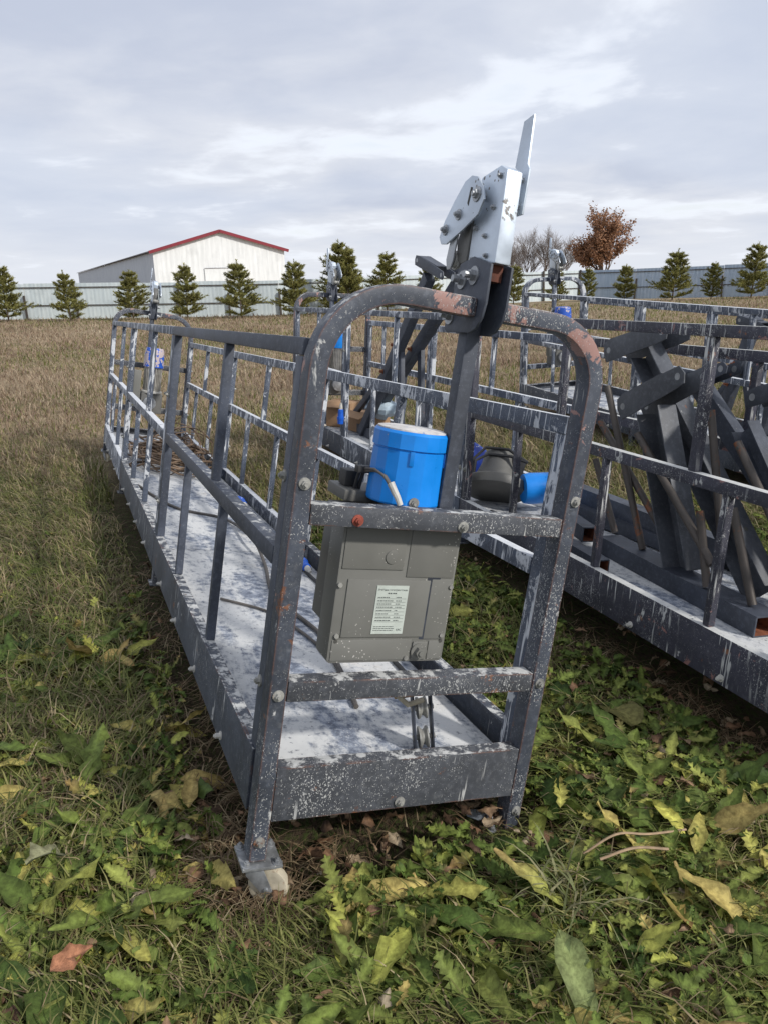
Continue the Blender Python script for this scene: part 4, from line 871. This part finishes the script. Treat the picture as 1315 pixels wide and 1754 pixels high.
def thatch(N=95000):
    y = .75*np.exp(rng.uniform(0, math.log(6), N)); x = rng.uniform(-1.15, 1.25, N)*(y*.62+.55); k = rng.random(N) < np.clip(.40+.6*fld(x, y, 3.1, 2), .05, 1); x, y = x[k], y[k]; n = len(x)
    col = pal(rng.random(n), [(.09, .06, .038), (.17, .115, .07), (.27, .20, .12), (.38, .31, .20)])
    ok = clear(x, y, ground(x, y), -.12); x, y, col = x[ok], y[ok], col[ok]; n = len(x)
    blades(x, y, rng.uniform(.04, .15, n), rng.uniform(1.9, 2.6, n), rng.uniform(.0010, .0024, n), col, 2, None, 'thatch', 'dry brown straw lying flat between the weeds', zoff=.012)
thatch()
def far_grass(N=210000):
    y = 5.0*np.exp(rng.uniform(0, math.log(9.4), N)); x = rng.uniform(-.72, .80, N)*(y+1.2)
    line = np.interp(x, [p[0] for p in FP], [p[1] for p in FP]); ok = (y < line-.2) & clear(x, y, ground(x, y)); x, y = x[ok], y[ok]; n = len(x)
    gr = np.clip(.16+.46*fld(x, y*.6, .45, 2)+.30*fld(x, y, 1.3, 4)+.42*np.clip((12-y)/7, 0, 1)+.26*np.clip(x/y*3-.3, 0, 1)+rng.normal(0, .16, n), 0, 1); m = (rng.random(n) < gr)[:, None]
    dry = pal(np.clip(rng.random(n)*.8+.25*fld(x, y*.5, .6, 9), 0, 1), [(.25, .172, .125), (.35, .26, .185), (.42, .33, .235), (.48, .41, .30)]); col = np.where(m, pal(rng.random(n), GREEN), dry)*rng.uniform(.75, 1.15, n)[:, None]
    blades(x, y, rng.uniform(.05, .15, n)*(1+.015*y)*(1+.55*fld(x, y, 1.7, 6)+.35*fld(x, y, 4.1, 2)).clip(.35, 2), rng.uniform(.3, 1.7, n), rng.uniform(.0025, .0048, n)*(.5+y*.11), col, 2, None, 'dry_grass', 'brown dry autumn grass of the open field up to the fence')
far_grass()

# leaves: across profile of 4 points (edge, rib, rib, edge), along ns stations
def leaf_template(kind, curl, seed):
    r = np.random.default_rng(seed); ns = {'dock': 9, 'lobed': 19, 'round': 11, 'dead': 8}[kind]; t = np.linspace(0, 1, ns)
    if kind == 'dock': w = .155*np.sin(np.pi*np.clip(t, 0, 1)**.80)**.8*(1+.12*r.normal(size=ns))
    elif kind == 'lobed':
        env = .20*np.sin(np.pi*(t*.93+.05)**1.3)**.75; z = np.where(np.arange(ns) % 2 == 0, r.uniform(.7, 1.15, ns), r.uniform(.35, .72, ns)); w = env*z
    elif kind == 'round': w = .30*np.sin(np.pi*np.clip(t*.98+.02, 0, 1)**.72)**.7
    else: w = .20*np.sin(np.pi*t**.9)**.7*(1+.3*r.normal(size=ns))
    w = np.maximum(w, .006); w[-1] = .004
    a = curl*t; yy = np.concatenate([[0], np.cumsum(np.cos(a[:-1]*1.2)*np.diff(t))]); zz = np.concatenate([[0], np.cumsum(-np.sin(a[:-1]*1.2)*np.diff(t))]); wav = .045*r.normal(size=(ns, 2))
    fold = .25 if kind != 'dead' else .9*r.uniform(-1, 1); V = np.zeros((ns, 4, 3)); q = .012*(1-t)+.004
    for j, (sgn, e) in enumerate(((-1, 1), (-1, 0), (1, 0), (1, 1))):
        V[:, j, 0] = sgn*(w if e else np.minimum(q, w*.6)); V[:, j, 1] = yy+(.06*w/w.max()*(1 if kind == 'lobed' else 0))*e; V[:, j, 2] = zz+(w*fold+wav[:, 0 if sgn < 0 else 1]*(1.8 if kind == 'dead' else 1) if e else 0)
    I = np.arange(ns*4).reshape(ns, 4); F = np.stack([I[:-1, :-1].ravel(), I[:-1, 1:].ravel(), I[1:, 1:].ravel(), I[1:, :-1].ravel()], 1); rib = np.tile(np.array([0, 1, 1, 0.]), ns); tip = np.repeat(t, 4); return V.reshape(-1, 3), F, rib, tip
TPL = {k: [leaf_template(k, c, 50+i) for i, c in enumerate((.2, .6, 1.0, 1.5, -.3, .9, 1.9, .4, 1.2))] for k in ('dock', 'lobed', 'round', 'dead')}
def leaves(kind, pos, az, pitch, roll, size, col, tipcol, name, label):
    Vs, Fs, Cs = [], [], []; off = 0; var = rng.integers(0, 9, len(pos))
    for v in range(9):
        s = var == v; n = int(s.sum())
        if not n: continue
        T, F, rib, tip = TPL[kind][v]; ca, sa, cp, sp, cr, sr = np.cos(az[s]), np.sin(az[s]), np.cos(pitch[s]), np.sin(pitch[s]), np.cos(roll[s]), np.sin(roll[s])
        P = T[None]*size[s][:, None, None]; X, Y, Z = P[..., 0], P[..., 1], P[..., 2]
        X, Z = X*cr[:, None]+Z*sr[:, None], -X*sr[:, None]+Z*cr[:, None]; Y, Z = Y*cp[:, None]-Z*sp[:, None], Y*sp[:, None]+Z*cp[:, None]; X, Y = X*ca[:, None]-Y*sa[:, None], X*sa[:, None]+Y*ca[:, None]
        Q = np.stack([X, Y, Z], -1)+pos[s][:, None]; g = ground(Q[..., 0], Q[..., 1]); Q[..., 2] = np.maximum(Q[..., 2], g+.006)
        f = np.clip(tip*1.3-.35, 0, 1)[None, :, None]; c = col[s][:, None]*(1-f)+tipcol[s][:, None]*f; c = c*(1+.8*rib[None, :, None]); Vs.append(Q.reshape(-1, 3)); Cs.append(np.clip(c, 0, 1).reshape(-1, 3))
        Fs.append((F[None]+off+np.arange(n)[:, None, None]*len(T)).reshape(-1, 4)); off += n*len(T)
    o = fast_mesh(name, np.concatenate(Vs), np.concatenate(Fs), M['leaf'], np.concatenate(Cs), smooth=True)
    if label: tag(o, label, 'weeds', kind='stuff')
    return o
LG = [(.040, .068, .016), (.075, .108, .024), (.125, .155, .036), (.215, .225, .058)]
def rosettes(kind, N, xr, yr, dens, nl, size, label, name, yellow=.15, pitch=(-.05, .75)):
    y = rng.uniform(*yr, N); x = rng.uniform(*xr, N)*(.55+.45*y/1.5); k = rng.random(N) < dens(x, y); x, y = x[k], y[k]; ok = clear(x, y, ground(x, y), .03); x, y = x[ok], y[ok]; n = len(x); m = rng.integers(nl[0], nl[1], n); idx = np.repeat(np.arange(n), m); q = len(idx)
    sz = rng.uniform(*size, n)[idx]*rng.uniform(.55, 1.15, q); az = rng.uniform(0, 2*np.pi, q); pt = rng.uniform(*pitch, q); px = x[idx]+rng.normal(0, .018, q); py = y[idx]+rng.normal(0, .018, q)
    pos = np.stack([px, py, ground(px, py)+rng.uniform(.004, .045, q)], 1); tone = np.clip(rng.random(n)[idx]*.7+rng.normal(.15, .13, q), 0, 1); col = pal(tone, LG)*rng.uniform(.8, 1.15, q)[:, None]
    yl = rng.random(q) < yellow*(1+1.2*fld(x, y, 2, 3)[idx]); col[yl] = pal(rng.random(int(yl.sum())), [(.20, .22, .045), (.29, .28, .07), (.30, .22, .085)]); tc = col*rng.uniform(.9, 1.15, q)[:, None]; br = rng.random(q) < .10; tc[br] = pal(rng.random(int(br.sum())), [(.20, .12, .05), (.30, .23, .10)])
    keep = clear(px-np.sin(az)*sz*.7, py+np.cos(az)*sz*.7, pos[:, 2], -.03); s = keep
    return leaves(kind, pos[s], az[s], pt[s], rng.normal(0, .35, int(s.sum())), sz[s], col[s], tc[s], name, label)
sd = lambda x, y: x+.40*(y-1.4)
lf = lambda x, y: np.where(sd(x, y) > -.25, 1, (.55+.45*fld(x, y, 2.2, 4))*np.clip((3.4-y)/1.2, .10, 1))
hole = lambda x, y: np.where(((np.hypot((x+.27)*1.2, (y-1.33)) < .17) | (np.hypot(x-.33, y-1.62) < .13)), .0, 1.)
dR = lambda x, y: np.clip(.72+.6*fld(x, y, 2.6, 1), .08, 1)*lf(x, y)*np.clip((5.2-y)/1.8, 0, 1)*hole(x, y)
dD = lambda x, y: np.clip(.50+.6*fld(x, y, 2.1, 6), .05, 1)*np.where(sd(x, y) > -.3, 1, .65)*np.clip((3.2-y)/1.2, 0, 1)*hole(x, y)
rosettes('lobed', 5200, (-1.35, 1.6), (.75, 4.6), dR, (4, 10), (.045, .115), 'dark green lobed weed leaves covering the ground', 'lobed_weeds', .06)
rosettes('dock', 1700, (-1.35, 1.5), (.75, 3.6), dD, (3, 8), (.08, .20), 'long green and yellowing dock leaves in the foreground', 'dock_leaves', .32, (-.05, .55))
rosettes('round', 4200, (-1.35, 1.6), (.75, 4.2), dR, (4, 8), (.025, .06), 'small round weed leaves between the larger ones', 'small_weeds', .10, (0, .9))
def litter(N=5200):
    y = rng.uniform(.75, 4.5, N); x = rng.uniform(-1.3, 1.5, N)*(.55+.45*y/1.5); k = rng.random(N) < np.clip(.40+.5*fld(x, y, 2.4, 8), .06, 1)*np.clip((4-y)/1.5, .05, 1); x, y = x[k], y[k]; ok = clear(x, y, ground(x, y), -.30); x, y = x[ok], y[ok]; n = len(x)
    col = pal(rng.random(n), [(.06, .038, .026), (.12, .068, .04), (.17, .10, .06), (.22, .145, .09), (.33, .28, .20)])
    leaves('dead', np.stack([x, y, ground(x, y)+rng.uniform(.004, .05, n)], 1), rng.uniform(0, 6.28, n), rng.uniform(-.3, .6, n), rng.uniform(-.8, .8, n), rng.uniform(.02, .075, n), col, col*.85, 'dead_leaf_litter', 'curled brown and grey dead leaves among the weeds')
litter()

# ---------------------------------------------------------------- single leaves, stalks and a tuft one can point at
def one_leaf(kind, x, y, h, az, pt, size, col, name, label, roll=0.1):
    o = leaves(kind, np.array([[x, y, gz(x, y)+h]]), np.array([az]), np.array([pt]), np.array([roll]), np.array([size]), np.array([col]), np.array([col])*.95, name, None); tag(o, label, 'leaf')
one_leaf('round', -.665, 1.165, .075, -1.2, .15, .085, (.33, .15, .085), 'fallen_leaf', 'rusty orange fallen leaf in the lower left corner')
one_leaf('dock', .655, 1.63, .07, 3.5, .35, .12, (.42, .40, .09), 'fallen_leaf', 'clean yellow leaf lying right of the front frame')
one_leaf('dock', .325, 1.22, .10, 3.3, -.1, .20, (.16, .19, .075), 'large_leaf', 'big pale green leaf with white rib at the bottom right')
one_leaf('round', .74, 2.02, .06, .4, .25, .20, (.14, .13, .045), 'large_leaf', 'large olive brown burdock leaf between the two platforms')
one_leaf('dock', .03, 1.27, .07, 2.6, .1, .17, (.25, .26, .06), 'large_leaf', 'yellow green upright leaf below the front frame')
one_leaf('dead', -.83, 1.44, .08, -.6, .2, .13, (.18, .18, .11), 'fallen_leaf', 'pale withered leaf on the left in the foreground')
cable('dry_stalk', [(.44, 1.47, .05), (.52, 1.49, .085), (.60, 1.50, .075), (.70, 1.53, .06)], .003, M['wood'], Matrix.Identity(4), 'upper dry straw stalk lying right of the front frame', 'stalk', 5)
cable('dry_stalk', [(.47, 1.44, .06), (.55, 1.45, .08), (.63, 1.455, .07)], .0035, M['wood'], Matrix.Identity(4), 'lower pale broken stalk lying right of the front frame', 'stalk', 5)
def tuft(cx, cy, n=44):
    x = cx+rng.normal(0, .035, n); y = cy+rng.normal(0, .035, n); o = blades(x, y, rng.uniform(.08, .22, n), rng.uniform(.5, 2.4, n), rng.uniform(.002, .004, n), pal(rng.random(n), [(.13, .16, .06), (.22, .23, .11), (.32, .29, .17)]), 6, None, 'grass_tuft', None, zoff=.02)
    del o['kind']; tag(o, 'arching grass tuft among the weeds at lower right', 'grass tuft')
tuft(.37, 1.36)
